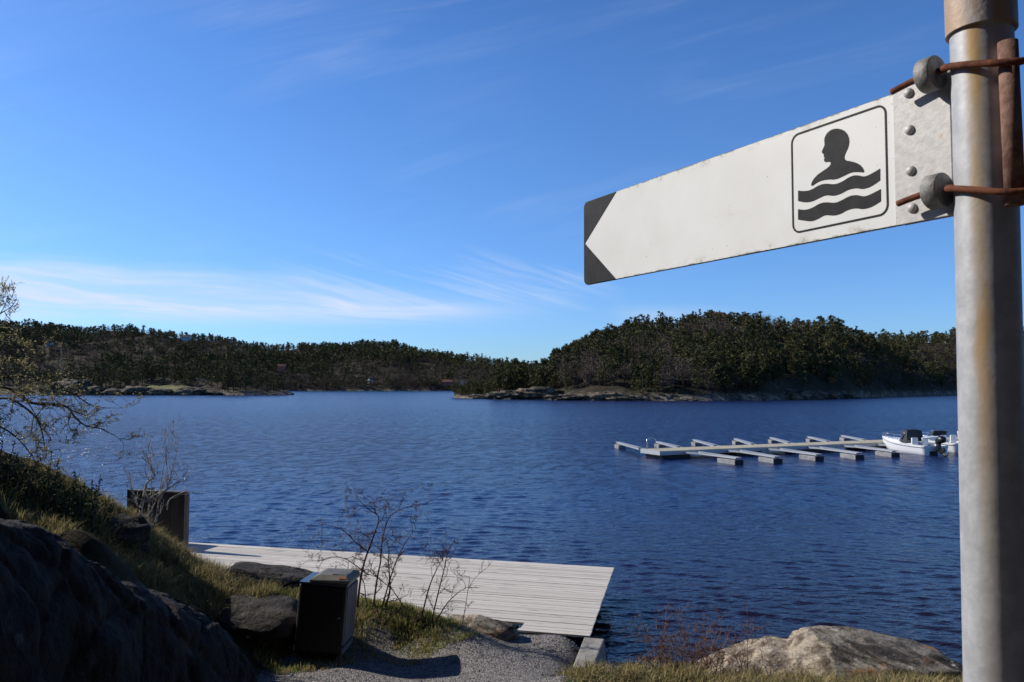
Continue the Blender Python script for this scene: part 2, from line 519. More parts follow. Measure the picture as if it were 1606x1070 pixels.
def fdeck(w, b):
    g = w.n('ShaderNodeNewGeometry')
    oc = obj_co(w)
    r = g.outputs['Random Per Island']
    grain = w.noise(stretch(w, oc, 1.2, 26.0, 10.0), 2.0, 5, 0.65)
    c = w.mix(r, (0.53, 0.485, 0.43), (0.68, 0.63, 0.565))
    c = w.mix(w.ss(grain, 0.42, 0.72), c, (0.49, 0.45, 0.40))
    c = w.mix(w.ss(w.noise(stretch(w, oc, 1, 5, 1), 1.4, 5), 0.58, 0.72), c, (0.31, 0.28, 0.245))
    w.set(b.inputs['Base Color'], c)
    bump(w, b, grain, 0.004)
M['deck'] = mat('weathered_boards', fdeck, rough=0.75, spec=0.25)
M['dark_wood'] = mat('dark_wood', speckle((0.014, 0.011, 0.009), (0.035, 0.028, 0.022), 6, 40, 0.005, sz=0.15), rough=0.8)
M['post_wood'] = mat('post_wood', speckle((0.10, 0.095, 0.09), (0.20, 0.19, 0.18), 6, 40, 0.004, sz=0.15), rough=0.8)
M['concrete'] = mat('concrete', speckle((0.23, 0.21, 0.185), (0.34, 0.315, 0.28), 5, 60, 0.006, extra=[((0.13, 0.12, 0.10), 3.0, 0.6, 0.72)]), rough=0.9)
M['bin_black'] = mat('bin_black', speckle((0.005, 0.005, 0.0055), (0.009, 0.009, 0.0095), 8, 40, 0.001), rough=0.45, spec=0.4)
M['bin_grey'] = mat('bin_grey', speckle((0.15, 0.135, 0.125), (0.21, 0.19, 0.18), 5, 30, 0.002, sz=0.2), rough=0.6)
M['bin_rim'] = mat('bin_rim', base=(0.16, 0.16, 0.17), rough=0.28, metal=0.8)
M['bin_lid'] = mat('bin_lid', speckle((0.12, 0.11, 0.08), (0.165, 0.15, 0.11), 6, 30, 0.002), rough=0.55)
M['orange'] = mat('orange_sticker', base=(0.26, 0.085, 0.025), rough=0.7)

def fpole(w, b):
    oc = obj_co(w)
    n = w.noise(stretch(w, oc, 1, 1, 0.05), 22.0, 4, 0.55)
    sp = w.n('ShaderNodeSeparateXYZ', ins={0: oc})
    c = w.mix(w.ss(w.noise(oc, 30, 6, 0.7), 0.35, 0.7), (0.34, 0.345, 0.36), (0.46, 0.465, 0.48))
    # rust run down from the clamps and the sleeve: a stripe with a shape of its own
    ang = w.m('ARCTAN2', sp.outputs[1], sp.outputs[0])
    st = w.m('SUBTRACT', 1.0, w.ss(w.m('ABSOLUTE', w.m('SUBTRACT', ang, w.m('ADD', -2.36, w.m('MULTIPLY', w.m('SUBTRACT', w.noise(stretch(w, oc, 0, 0, 1), 9.0, 4), 0.5), 0.5)))), 0.07, 0.36))
    st = w.m('MULTIPLY', st, w.m('ADD', 0.35, w.m('MULTIPLY', w.ss(w.noise(stretch(w, oc, 1, 1, 0.22), 16, 5, 0.65), 0.36, 0.58), 0.65)))
    hgt = w.ss(sp.outputs[2], 4.35, 4.78)
    st = w.m('MULTIPLY', st, w.m('ADD', 0.18, w.m('MULTIPLY', hgt, 0.80)))
    c = w.mix(st, c, w.mix(w.ss(n, 0.4, 0.6), (0.40, 0.22, 0.075), (0.46, 0.30, 0.13)))
    c = w.mix(w.m('MULTIPLY', w.ss(w.noise(oc, 26, 5, 0.7), 0.62, 0.72), 0.6), c, (0.30, 0.26, 0.16))
    # browned far side
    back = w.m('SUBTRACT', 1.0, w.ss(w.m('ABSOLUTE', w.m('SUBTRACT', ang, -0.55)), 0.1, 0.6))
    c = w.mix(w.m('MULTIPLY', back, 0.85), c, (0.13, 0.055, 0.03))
    w.set(b.inputs['Base Color'], c)
    bump(w, b, w.noise(oc, 120, 4), 0.0003)
M['pole'] = mat('galvanised_pole', fpole, rough=0.55, metal=0.15, spec=0.4)
def fsleeve(w, b):
    oc = obj_co(w)
    n = w.noise(stretch(w, oc, 1, 1, 0.2), 28.0, 5, 0.6)
    c = w.mix(w.ss(n, 0.38, 0.62), (0.42, 0.39, 0.37), (0.36, 0.24, 0.15))
    w.set(b.inputs['Base Color'], c)
    bump(w, b, w.noise(oc, 120, 4), 0.0008)
M['sleeve'] = mat('stained_sleeve', fsleeve, rough=0.6, metal=0.1)
M['rust'] = mat('rust', speckle((0.085, 0.030, 0.018), (0.17, 0.062, 0.034), 60, 200, 0.001), rough=0.85, spec=0.2)
M['rust_pale'] = mat('pale_rust', speckle((0.14, 0.075, 0.055), (0.25, 0.15, 0.115), 60, 160, 0.001), rough=0.85, spec=0.2)
M['cast_metal'] = mat('cast_metal', speckle((0.15, 0.146, 0.14), (0.25, 0.243, 0.232), 70, 180, 0.0012), rough=0.6, metal=0.2)
def fplate(w, b):
    oc = obj_co(w)
    c = w.mix(w.ss(w.noise(oc, 85, 6, 0.65), 0.35, 0.7), (0.42, 0.405, 0.395), (0.52, 0.505, 0.49))
    c = w.mix(w.ss(w.noise(oc, 40, 6, 0.7), 0.6, 0.7), c, (0.40, 0.33, 0.27))
    w.set(b.inputs['Base Color'], c)
    bump(w, b, w.noise(oc, 110, 4), 0.0005)
M['plate'] = mat('galvanised_plate', fplate, rough=0.55, metal=0.1)
def fsign(w, b):
    oc = obj_co(w)
    sp = w.n('ShaderNodeSeparateXYZ', ins={0: oc})
    c = w.mix(w.ss(w.noise(oc, 5.0, 5, 0.6), 0.35, 0.7), (0.75, 0.755, 0.745), (0.69, 0.692, 0.67))
    # grime along the long edges and small pits
    e = w.m('ABSOLUTE', sp.outputs[2])
    edge = w.m('MULTIPLY', w.ss(e, 0.082, 0.1), w.ss(w.noise(oc, 20, 6, 0.7), 0.50, 0.68))
    c = w.mix(w.m('MULTIPLY', edge, 0.85), c, (0.30, 0.27, 0.16))
    edge2 = w.m('MULTIPLY', w.ss(e, 0.0955, 0.1), w.ss(w.noise(oc, 34, 5, 0.7), 0.45, 0.6))
    c = w.mix(edge2, c, (0.06, 0.06, 0.04))
    pits = w.ss(w.noise(oc, 150, 2, 0.5), 0.715, 0.76)
    c = w.mix(w.m('MULTIPLY', pits, 0.7), c, (0.22, 0.21, 0.18))
    c = w.mix(w.m('MULTIPLY', w.ss(w.noise(oc, 16, 6, 0.75), 0.60, 0.74), 0.30), c, (0.55, 0.50, 0.36))
    w.set(b.inputs['Base Color'], c)
M['sign_white'] = mat('sign_white', fsign, rough=0.45, spec=0.3)
M['sign_black'] = mat('sign_black', speckle((0.011, 0.011, 0.014), (0.021, 0.021, 0.025), 40, 100, 0.0002), rough=0.6, spec=0.15)
M['sign_edge'] = mat('sign_edge', speckle((0.03, 0.028, 0.022), (0.12, 0.11, 0.09), 30, 100, 0.0004), rough=0.7)

M['pier_wood'] = mat('pier_wood', speckle((0.38, 0.335, 0.24), (0.48, 0.43, 0.32), 1.5, 20, 0.005), rough=0.8)
M['pier_metal'] = mat('pier_metal', base=(0.42, 0.43, 0.45), rough=0.45, metal=0.3)
M['float'] = mat('float_concrete', speckle((0.17, 0.175, 0.18), (0.27, 0.27, 0.27), 3, 20, 0.01, extra=[((0.25, 0.20, 0.13), 1.5, 0.6, 0.75)]), rough=0.8)
M['float_dark'] = mat('float_end', base=(0.02, 0.02, 0.022), rough=0.7)
M['gelcoat'] = mat('white_gelcoat', base=(0.80, 0.80, 0.79), rough=0.25)
M['boat_grey'] = mat('boat_grey', base=(0.25, 0.26, 0.28), rough=0.6)
M['black_plastic'] = mat('black_plastic', base=(0.012, 0.012, 0.014), rough=0.35)
M['dark_canvas'] = mat('dark_canvas', base=(0.018, 0.021, 0.026), rough=0.6)
M['steel'] = mat('steel', base=(0.6, 0.6, 0.62), rough=0.25, metal=1.0)
M['white_paint'] = mat('white_paint', base=(0.78, 0.78, 0.76), rough=0.6)
M['red_paint'] = mat('red_paint', base=(0.25, 0.09, 0.06), rough=0.7)
M['blue_paint'] = mat('pale_blue_paint', base=(0.42, 0.50, 0.58), rough=0.7)
M['roof_dark'] = mat('dark_roof', base=(0.05, 0.045, 0.045), rough=0.7)
M['roof_red'] = mat('red_roof', base=(0.22, 0.09, 0.06), rough=0.7)
M['window_glass'] = mat('window_glass', base=(0.02, 0.03, 0.04), rough=0.1)
M['pole_wood'] = mat('pole_wood', base=(0.24, 0.21, 0.17), rough=0.9)

# ------------------------------------------------------------------ near ground
CP = []                            # control points of the near shore and the unseen hills added round it (x, y, z)
def cp(p): CP.append(tuple(p))
for a in [(-60, 700, 12), (0, 724, 12), (60, 742, 12.3), (100, 758, 12.5), (150, 782, 13.2), (200, 806, 14.5),
          (160, 858, 12), (250, 888, 13), (290, 880, 16), (330, 902, 15), (380, 918, 14), (430, 926, 13),
          (480, 945, 12.6), (560, 956, 12.9), (600, 960, 12.8), (660, 986, 12.5), (740, 1003, 12.2),
          (100, 870, 9.5), (0, 850, 8.5), (900, 1058, 10.2), (1000, 1052, 9.6), (1100, 1056, 9.3), (1250, 1074, 9.0), (1450, 1080, 9.0), (1606, 1084, 9.0)]:
    cp(P(*a))
for a in [(440, 1040), (450, 1055), (520, 1030), (560, 1045), (700, 1042), (790, 1015), (850, 1035), (860, 1062), (700, 1070), (450, 1070), (380, 1065), (650, 1015), (900, 1010)]:
    cp(G(a[0], a[1], 0.65))
CP += [(-2, 9, 0.8), (0, 9, 0.8), (-0.5, 7, 1.5), (0, 4, 2.3), (0, 0, 3.0), (2.5, 4, 2.2), (3, 0, 3.0), (0, -3.5, 3.6), (6, -4, 4.2), (-6, -5, 6.0),
       (-5.4, 9.2, 1.9), (-6.3, 7, 2.9), (-3.6, 9.3, 1.0), (-3.6, 7.2, 1.5), (-2.6, 4, 2.6), (-6, 3, 4.0), (-10, 4, 5.2), (-10.5, 7.5, 7.8), (-11, 9, 7.8), (-11, 11, 6.6), (-11, 12.6, 6.0), (-11, 14, 5.5), (-11.5, 15.2, 3.6), (-13.5, 10, 8.0), (-14, 0, 11.0), (-16, 15, 5.0), (-9, 6, 5.2),  # includes an unseen ridge at far left, raised to shade the rocks
       (-10, 15, 2.8), (-9, 18, 1.0), (-8, 20, 0.2), (-8, 23, -1.2), (-13, 20, 0.8), (-13, 24, -1.0), (-18, 20, 2.0), (-18, 25, -1), (-20, 5, 10), (-20, -8, 20),
       (-5, 17, 0.1), (-3, 16, 0.1), (-1.5, 14.6, 0.2), (0, 14.0, 0.2), (1.2, 13.2, 0.25), (0.6, 12.3, 0.6), (-5, 20, -1), (0, 18, -1), (2, 16, -1), (0, 24, -2), (6, 24, -2), (12, 24, -2), (12, 16, -2),
       (1.75, 11.3, 0.05), (1.6, 12.6, -0.35), (2.4, 11.1, 0.0), (3.5, 11.0, 0.0), (5, 11.0, -0.1), (6.5, 11.0, -0.2), (3, 12.4, -0.8), (6, 13, -1), (10, 12, -1), (10, 9, 0.7), (8, 7.5, 1.5), (11, 5, 3.0), (5, 6, 1.9), (11, 0, 4.5), (16, 10, -0.5),
       (2, 7.3, 1.55), (1.3, 8.6, 1.15), (-10, -8, 13), (0, -8, 10.5), (9, -8, 11), (-10, -15, 24), (0, -15, 22), (10, -15, 22), (0, -26, 34), (-14, -26, 36), (14, -26, 34), (22, -12, 20), (14, -4, 11), (16, 2.5, 11), (20, 7, 6), (21, -3, 14), (22, 12, -1)]  # steep unseen hillside behind and to the right, added to block skylight
CPA = np.array(CP)
def _phi(r2): return np.sqrt(r2 + 0.25)
_n = len(CPA)
_A = np.zeros((_n + 3, _n + 3))
_d2 = ((CPA[:, None, :2] - CPA[None, :, :2]) ** 2).sum(-1)
_A[:_n, :_n] = _phi(_d2) - np.eye(_n) * 0.02
_A[:_n, _n] = 1; _A[:_n, _n + 1:] = CPA[:, :2]
_A[_n:, :_n] = _A[:_n, _n:].T
_W = np.linalg.solve(_A, np.concatenate([CPA[:, 2], np.zeros(3)]))

DFR, DNR = G(963, 890, 0.6), G(925, 998, 0.6)        # far right and near right corner of the bathing deck
DFL = G(287, 850, 0.6)
DE1 = (DFL - DFR).normalized()                        # along the boards, to the left
DE2 = Vector((DE1.y, -DE1.x, 0)) * -1
if DE2.dot(DNR - DFR) < 0: DE2 = -DE2                 # across the boards, towards the camera
DECK_W = (DNR - DFR).dot(DE2)
DECK_STEP = (G(805, 975, 0.6) - DFR).dot(DE2)

def hz(x, y, rough=True):
    x = np.atleast_1d(np.asarray(x, float)); y = np.atleast_1d(np.asarray(y, float))
    out = np.empty_like(x)
    for i in range(0, len(x), 20000):
        xs, ys = x[i:i + 20000], y[i:i + 20000]
        d2 = (xs[:, None] - CPA[None, :, 0]) ** 2 + (ys[:, None] - CPA[None, :, 1]) ** 2
        out[i:i + 20000] = _phi(d2) @ _W[:_n] + _W[_n] + _W[_n + 1] * xs + _W[_n + 2] * ys
    if rough:
        land = np.clip((out - 0.9) / 0.8, 0, 1)
        out = out + land * (0.05 * np.sin(2.1 * x + 0.7 * np.sin(1.7 * y)) + 0.04 * np.sin(3.3 * y + 1.1 * np.sin(2.3 * x)) + 0.02 * np.sin(7.1 * x + 5.3 * y) + 0.02 * np.sin(6.3 * y - 4.1 * x))
    # nothing pokes through the deck
    u = (x - DFR.x) * DE1.x + (y - DFR.y) * DE1.y
    w = (x - DFR.x) * DE2.x + (y - DFR.y) * DE2.y
    inside = (u > -0.1) & (u < 10.2) & (w > -0.2) & (w < DECK_STEP - 0.25)
    inside |= (u > -0.5) & (u < 1.4) & (w > -0.2) & (w < DECK_W - 0.02)
    return np.where(inside, np.minimum(out, 0.42), out)

gx0, gx1, gy0, gy1, gs = -22.0, 22.0, -27.0, 25.0, 0.16
nx, ny = int((gx1 - gx0) / gs) + 1, int((gy1 - gy0) / gs) + 1
GX, GY = np.meshgrid(np.linspace(gx0, gx1, nx), np.linspace(gy0, gy1, ny))
GZ = hz(GX.ravel(), GY.ravel()).reshape(GX.shape)
def grid_faces(nx, ny):
    i = np.arange(nx * ny).reshape(ny, nx)
    return np.stack([i[:-1, :-1], i[:-1, 1:], i[1:, 1:], i[1:, :-1]], -1).reshape(-1, 4)
GF = grid_faces(nx, ny)
GV = np.stack([GX.ravel(), GY.ravel(), GZ.ravel()], -1)
tag(link('ground', np_mesh('ground', GV, GF, [M['soil']], smooth=True)), kind='structure')

def in_poly(x, y, poly):
    inside = np.zeros(len(x), bool)
    n = len(poly)
    for i in range(n):
        x1, y1 = poly[i][:2]; x2, y2 = poly[(i + 1) % n][:2]
        c = ((y1 > y) != (y2 > y)) & (x < (x2 - x1) * (y - y1) / (y2 - y1 + 1e-12) + x1)
        inside ^= c
    return inside

PATH = [G(372, 1072, 0.65), G(452, 1028, 0.65), G(520, 1020, 0.65), G(590, 1006, 0.65), G(640, 1013, 0.65), G(730, 1000, 0.65), G(790, 990, 0.65), G(806, 986, 0.65), G(927, 996, 0.65),
        G(912, 1018, 0.65), G(895, 1044, 0.65), G(868, 1072, 0.65), Vector((0.9, 9.0, 0)), Vector((1.3, 7, 0)), Vector((1.6, 3, 0)), Vector((1.4, -3, 0)), Vector((-1.2, -3, 0)), Vector((-1.6, 3, 0)), Vector((-2.6, 7, 0)), Vector((-3.2, 9, 0))]
jit = 0.10
px_ = GV[:, 0] + jit * np.sin(GV[:, 1] * 5.1 + 2 * np.sin(GV[:, 0] * 3))
py_ = GV[:, 1] + jit * np.sin(GV[:, 0] * 4.3 + 2 * np.sin(GV[:, 1] * 2.7))
pm = in_poly(px_, py_, PATH)
pf = GF[pm[GF].sum(1) >= 2]
ids, inv = np.unique(pf, return_inverse=True)
PV = GV[ids].copy()
edge = ~pm[ids]
PV[:, 2] += np.where(edge, -0.03, 0.018)
tag(link('path', np_mesh('path', PV, inv.reshape(-1, 4), [M['gravel']], smooth=True)), kind='structure')

# loose stones on the path
rs = np.random.RandomState(5)
def scatter(poly, n, margin=0.0):
    xs = [p[0] for p in poly]; ys = [p[1] for p in poly]
    X = rs.uniform(min(xs), max(xs), n * 4); Y = rs.uniform(min(ys), max(ys), n * 4)
    k = in_poly(X, Y, poly)
    return X[k][:n], Y[k][:n]
X, Y = scatter(PATH[:13] + [Vector((-3.2, 9, 0))], 5200)
Z = hz(X, Y) + 0.018
octv = np.array([[1, 0, 0], [-1, 0, 0], [0, 1, 0], [0, -1, 0], [0, 0, 1], [0, 0, -1]], float)
octf = np.array([[0, 2, 4], [2, 1, 4], [1, 3, 4], [3, 0, 4], [2, 0, 5], [1, 2, 5], [3, 1, 5], [0, 3, 5]])
S = rs.uniform(0.006, 0.017, len(X)) * (1 + (rs.rand(len(X)) > 0.97) * 1.2)
V = octv[None] * S[:, None, None] * rs.uniform(0.6, 1.2, (len(X), 6, 1)) * np.array([1, 1, 0.7])
an = rs.uniform(0, 6.28, len(X)); ca, sa = np.cos(an)[:, None], np.sin(an)[:, None]
V = np.stack([V[..., 0] * ca - V[..., 1] * sa, V[..., 0] * sa + V[..., 1] * ca, V[..., 2]], -1)
V += np.stack([X, Y, Z], -1)[:, None]
F = octf[None] + (np.arange(len(X)) * 6)[:, None, None]
tag(link('gravel', np_mesh('gravel', V.reshape(-1, 3), F.reshape(-1, 3), [M['stone']])), 'loose grey gravel strewn over the path to the deck', 'gravel', kind='stuff')

# ------------------------------------------------------------------ water
rw = np.random.RandomState(9)
rowsD = [8.5]
while rowsD[-1] < 110:
    rowsD.append(rowsD[-1] + max(0.060, rowsD[-1] * 0.0036))
rowsD = np.array(rowsD)
UU, DD = np.meshgrid(np.linspace(-1.0, 1.0, 900), rowsD)
WX, WY = (UU * (DD + 6)).ravel(), DD.ravel()
cell = np.maximum(0.060, WY * 0.0036)
WZ = np.zeros_like(WX)
lam = np.exp(rw.uniform(math.log(0.20), math.log(1.5), 52))
for l in lam:
    th = rw.normal(0.16, 0.36)
    k = 2 * math.pi / l
    sl = 0.052 if l < 0.6 else 0.014
    # each train of waves comes in groups
    grp = 0.8 + 0.35 * np.sin(WX * 0.9 / l ** 0.5 * rw.uniform(.5, 1) + rw.uniform(0, 6)) * np.sin(WY * 0.7 / l ** 0.5 * rw.uniform(.5, 1) + rw.uniform(0, 6))
    fade = np.clip(l / (3.0 * cell) - 0.6, 0, 1)
    WZ += sl / k * np.sin(k * (WX * math.sin(th) + WY * math.cos(th)) + rw.uniform(0, 6.28)) * grp * fade
WZ = WZ + 0.25 * np.abs(WZ)                      # a little sharper on the crests
gustm = 0.85 + 0.22 * np.sin(WX * 0.13 + 1.5 * np.sin(WY * 0.11)) * np.sin(WY * 0.17 + np.sin(WX * 0.09))
WZ *= gustm * np.clip((78 - WY) / 48, 0, 1) * np.clip((1.0 - np.abs(UU.ravel())) / 0.05, 0, 1)
n0 = len(WX)
wa = np.linspace(0, 2 * math.pi, 97)[:-1]
rings = [0, 12, 30, 60, 100, 135, 300, 800, 2500, 9000]
WV = [(0, 10, -0.25)]
for r_ in rings[1:]:
    WV += [(r_ * math.cos(a), 10 + r_ * math.sin(a), -0.25 if r_ < 90 else (-0.03 if r_ < 101 else 0.0)) for a in wa]
WF = [(0, 1 + i, 1 + (i + 1) % 96) for i in range(96)]
for k in range(len(rings) - 2):
    o, q = 1 + k * 96, 1 + (k + 1) * 96
    WF += [(o + i, q + i, q + (i + 1) % 96, o + (i + 1) % 96) for i in range(96)]
wme = bpy.data.meshes.new('water')
wv_all = np.concatenate([np.stack([WX, WY, WZ], -1), np.array(WV)])
quads = np.concatenate([grid_faces(900, len(rowsD)), np.array([f for f in WF if len(f) == 4]) + n0, np.array([(f[0], f[1], f[2], f[2]) for f in WF if len(f) == 3])[:0].reshape(0, 4) + n0])
wme = np_mesh('water', wv_all, quads, [M['water']], smooth=True)
tag(link('water', wme), kind='structure')

# ------------------------------------------------------------------ far shores
def lerp_tab(tab, k, px):
    return np.interp(px, [t[0] for t in tab], [t[k] for t in tab])

class Hill:
    """shore and ridge given over bearing: (px, shore distance, ridge distance, ridge ground height)"""
    def __init__(self, tab, power=0.8, rough=2.0, seed=0):
        self.tab, self.power, self.rough, self.seed = tab, power, rough, seed

    def z(self, px, D):
        ds, dr, zr = (lerp_tab(self.tab, k, px) for k in (1, 2, 3))
        t = (D - ds) / (dr - ds)
        up = np.clip(t, 0, 1)
        prof = 1 - (1 - up) ** (1 / self.power) if self.power < 1 else up ** self.power
        zz = zr * (0.25 * np.sqrt(up) + 0.75 * (0.5 * up + 0.5 * np.sin(up * math.pi / 2) ** 1.2))
        x = (px - 803) / FPX * D
        nz = (np.sin(x * 0.045 + self.seed) * np.sin(D * 0.038 + self.seed) + 0.6 * np.sin(x * 0.11 + 1.3 * np.sin(D * 0.05)) * np.sin(D * 0.093 + 2) + 0.25 * np.sin(x * 0.31 + D * 0.17) + 0.2 * np.sin(x * 0.5 - D * 0.43))
        sh = np.clip(t * 20, -1, 1) * (0.7 + 0.5 * np.sin(x * 0.21 + self.seed) + 0.3 * np.sin(x * 0.67))
        zz = zz + self.rough * nz * np.clip(t * 2.5, 0, 1) * np.clip(zr / 12, 0.15, 1) + sh
        back = np.clip((t - 1) / 0.9, 0, 1)
        zz = zz * (1 - back * back) - back * 3
        return np.where(t < 0, -0.8 + 6 * np.clip(t, -0.05, 0), zz)

    def mesh(self, name, n=220, rows=46):
        pxs = np.linspace(self.tab[0][0], self.tab[-1][0], n)
        ts = np.concatenate([[-0.06, -0.02, 0.0, 0.015, 0.03, 0.05, 0.08], np.linspace(0.12, 1.0, rows), np.linspace(1.08, 1.9, 10)])
        PX, T = np.meshgrid(pxs, ts)
        ds, dr = lerp_tab(self.tab, 1, PX), lerp_tab(self.tab, 2, PX)
        D = ds + T * (dr - ds)
        Z = self.z(PX.ravel(), D.ravel())
        V = np.stack([((PX - 803) / FPX * D).ravel(), D.ravel(), Z], -1)
        tag(link(name, np_mesh(name, V, grid_faces(n, len(ts)), [M['hill']], smooth=True)), kind='structure')

def rz(py, D, tree):               # ridge ground height for a skyline seen at py
    return CAM_H + (607.5 - py) / FPX * D - tree
isl = Hill([(712, 345, 375, 0.2), (735, 330, 375, 2.0), (790, 312, 390, 5), (835, 300, 405, rz(575, 405, 10.5)), (865, 292, 415, rz(557, 415, 10.5)), (900, 285, 425, rz(532, 425, 10.5)), (960, 276, 432, rz(509, 432, 10.5)), (1010, 274, 436, rz(502, 436, 10.5)),
            (1060, 272, 440, rz(496, 440, 10.5)), (1110, 272, 440, rz(491, 440, 10.5)), (1200, 280, 445, rz(490, 445, 10.5)), (1280, 312, 460, rz(494, 460, 10.5)), (1325, 335, 475, rz(501, 475, 10.5)),
            (1350, 350, 520, rz(516, 520, 10.5)), (1400, 400, 620, rz(520, 620, 10.5)), (1500, 480, 740, rz(517, 740, 10.5)), (1650, 520, 800, rz(513, 800, 10.5)), (1800, 520, 800, rz(520, 800, 10.5))], rough=1.8, seed=1.0)
pen = Hill([(-220, 470, 600, 12), (0, 468, 575, 10), (90, 466, 560, 8), (170, 462, 550, 9), (250, 458, 545, 9.5), (310, 456, 540, 9), (360, 455, 530, 7.5), (410, 456, 515, 5), (440, 462, 500, 2.5), (462, 470, 490, 0.2)], rough=1.2, seed=2.4)
far = Hill([(-300, 900, 1250, rz(500, 1250, 10)), (0, 900, 1250, rz(503, 1250, 10)), (60, 905, 1250, rz(508, 1250, 10)), (200, 915, 1260, rz(513, 1260, 10)), (270, 920, 1270, rz(518, 1270, 10)), (300, 920, 1270, rz(525, 1270, 10)), (380, 930, 1280, rz(534, 1280, 10)),
            (430, 940, 1290, rz(541, 1290, 10)), (480, 950, 1300, rz(541, 1300, 10)), (530, 960, 1300, rz(538, 1300, 10)), (570, 965, 1300, rz(535, 1300, 10)), (620, 970, 1300, rz(538, 1300, 10)), (660, 975, 1310, rz(548, 1310, 10)),
            (720, 980, 1320, rz(556, 1320, 10)), (770, 980, 1330, rz(562, 1330, 10)), (830, 980, 1330, rz(570, 1330, 10)), (950, 980, 1330, rz(580, 1330, 10)), (1050, 980, 1330, 8)], rough=3.0, seed=4.0)
isl.mesh('hill_right'); pen.mesh('headland_left'); far.mesh('hill_far')

# ---- trees: leaf-sized faces gathered in clumps round a crown
def quad_cloud(cent, size, rng, aspect=1.0):
    n = len(cent)
    a = rng.normal(size=(n, 3)); a /= np.linalg.norm(a, axis=1, keepdims=True)
    b = np.cross(a, rng.normal(size=(n, 3))); b /= np.linalg.norm(b, axis=1, keepdims=True)
    a = a * size[:, None]; b = b * size[:, None] * aspect
    V = np.stack([cent - a - b * 0.6, cent + a - b, cent + a * 0.7 + b, cent - a * 0.8 + b * 0.8], 1).reshape(-1, 3)
    return V, np.arange(4 * n).reshape(-1, 4)

def tube_np(pts, rad, n=5):
    mb = MB(); mb.tube(pts, rad, n, caps=False)
    return np.array([tuple(v) for v in mb.v]), np.array(mb.f)

def pine_template(seed, n=360, kind=0):
    """height 1; kind 0 round-topped pine, 1 spruce-like cone"""
    rng = np.random.RandomState(seed)
    nc = rng.randint(24, 34)
    cs = []
    for i in range(nc):
        if kind == 0:
            zc = rng.uniform(0.26, 0.97); rr = 0.20 * max(0.05, 1 - ((zc - 0.48) / 0.50) ** 2) ** 0.6 * rng.uniform(0.35, 1.2)
            rc = rng.uniform(0.04, 0.085)
        else:
            zc = 0.14 + 0.84 * (i + rng.rand()) / nc; rr = 0.19 * (1.03 - zc) * rng.uniform(0.6, 1.3)
            rc = rng.uniform(0.04, 0.08) * (1.15 - 0.75 * zc)
        an = rng.uniform(0, 6.28)
        cs.append((rr * math.cos(an), rr * math.sin(an), zc, rc))
    k = rng.randint(0, nc, n)
    c = np.array(cs)[k]
    d = rng.normal(size=(n, 3)); d /= np.linalg.norm(d, axis=1, keepdims=True)
    d *= (rng.rand(n, 1) ** 0.45) * c[:, 3:4]
    cent = c[:, :3] + d * np.array([1.15, 1.15, 0.75])
    V, F = quad_cloud(cent, rng.uniform(0.010, 0.026, n) * math.sqrt(520 / n), rng)
    lean = rng.uniform(-0.03, 0.03)
    size = 0.8
    tV, tF = tube_np([(0, 0, -0.08), (lean * 0.4, 0, 0.3), (lean, lean, 0.62), (lean, lean, 0.93)], [0.020, 0.016, 0.011, 0.004])
    for i in range(5):             # limbs up into the clumps
        cx, cy, cz, _ = cs[rng.randint(nc)]
        lV, lF = tube_np([(lean, 0, cz - 0.10), (cx * 0.9, cy * 0.9, cz)], [0.006, 0.003], 3)
        tF = np.concatenate([tF, lF + len(tV)]); tV = np.concatenate([tV, lV])
    return (tV, tF), (V, F)

def bare_template(seed, n=420):
    rng = np.random.RandomState(seed)
    tV, tF = tube_np([(0, 0, -0.06), (0.01, 0, 0.25), (rng.uniform(-.03, .03), rng.uniform(-.03, .03), 0.55), (0, 0, 0.86)], [0.017, 0.013, 0.009, 0.003])
    VV, FF, o = [], [], 0
    tips = []
    for i in range(16):
        z0 = rng.uniform(0.18, 0.7); an = rng.uniform(0, 6.28)
        L = rng.uniform(0.16, 0.36) * (1.15 - 0.5 * z0)
        e = np.array([math.cos(an) * L * 0.75, math.sin(an) * L * 0.75, z0 + L * rng.uniform(0.5, 1.0)])
        lV, lF = tube_np([(0, 0, z0), tuple(e * np.array([.55, .55, 0]) + np.array([0, 0, z0 + (e[2] - z0) * 0.4])), tuple(e)], [0.006, 0.004, 0.002], 3)
        tF = np.concatenate([tF, lF + len(tV)]); tV = np.concatenate([tV, lV])
        tips.append(e)
    tips = np.array(tips)
    k = rng.randint(0, len(tips), n)
    f = rng.rand(n, 1) ** 0.7
    cent = tips[k] * np.array([1, 1, 0]) * f + np.stack([np.zeros(n), np.zeros(n), 0.25 + (tips[k][:, 2] - 0.25) * f[:, 0]], -1)
    cent = cent + rng.normal(size=(n, 3)) * 0.06
    V, F = quad_cloud(cent, rng.uniform(0.014, 0.034, n), rng, 0.22)
    return (tV, tF), (V, F)

PINES = [pine_template(10 + i, 950, 0) for i in range(6)] + [pine_template(30 + i, 950, 1) for i in range(3)]
PINES_MID = [pine_template(110 + i, 420, 0) for i in range(6)] + [pine_template(130 + i, 420, 1) for i in range(2)]
BARES_MID = [bare_template(150 + i, 260) for i in range(4)]
BARES = [bare_template(50 + i, 420) for i in range(4)]
PINES_LOW = [pine_template(70 + i, 110, 0 if i < 5 else 1) for i in range(6)]
BARES_LOW = [bare_template(90 + i, 95) for i in range(4)]

def tmesh(name, VF, m):
    return np_mesh(name, VF[0], VF[1], [m], smooth=False)
pine_me = [(tmesh('trunk', t[0], M['bark']), tmesh('crown', t[1], M['needles'])) for t in PINES]
bare_me = [(tmesh('trunk', t[0], M['bark']), tmesh('crown', t[1], M['twigs_far'])) for t in BARES]

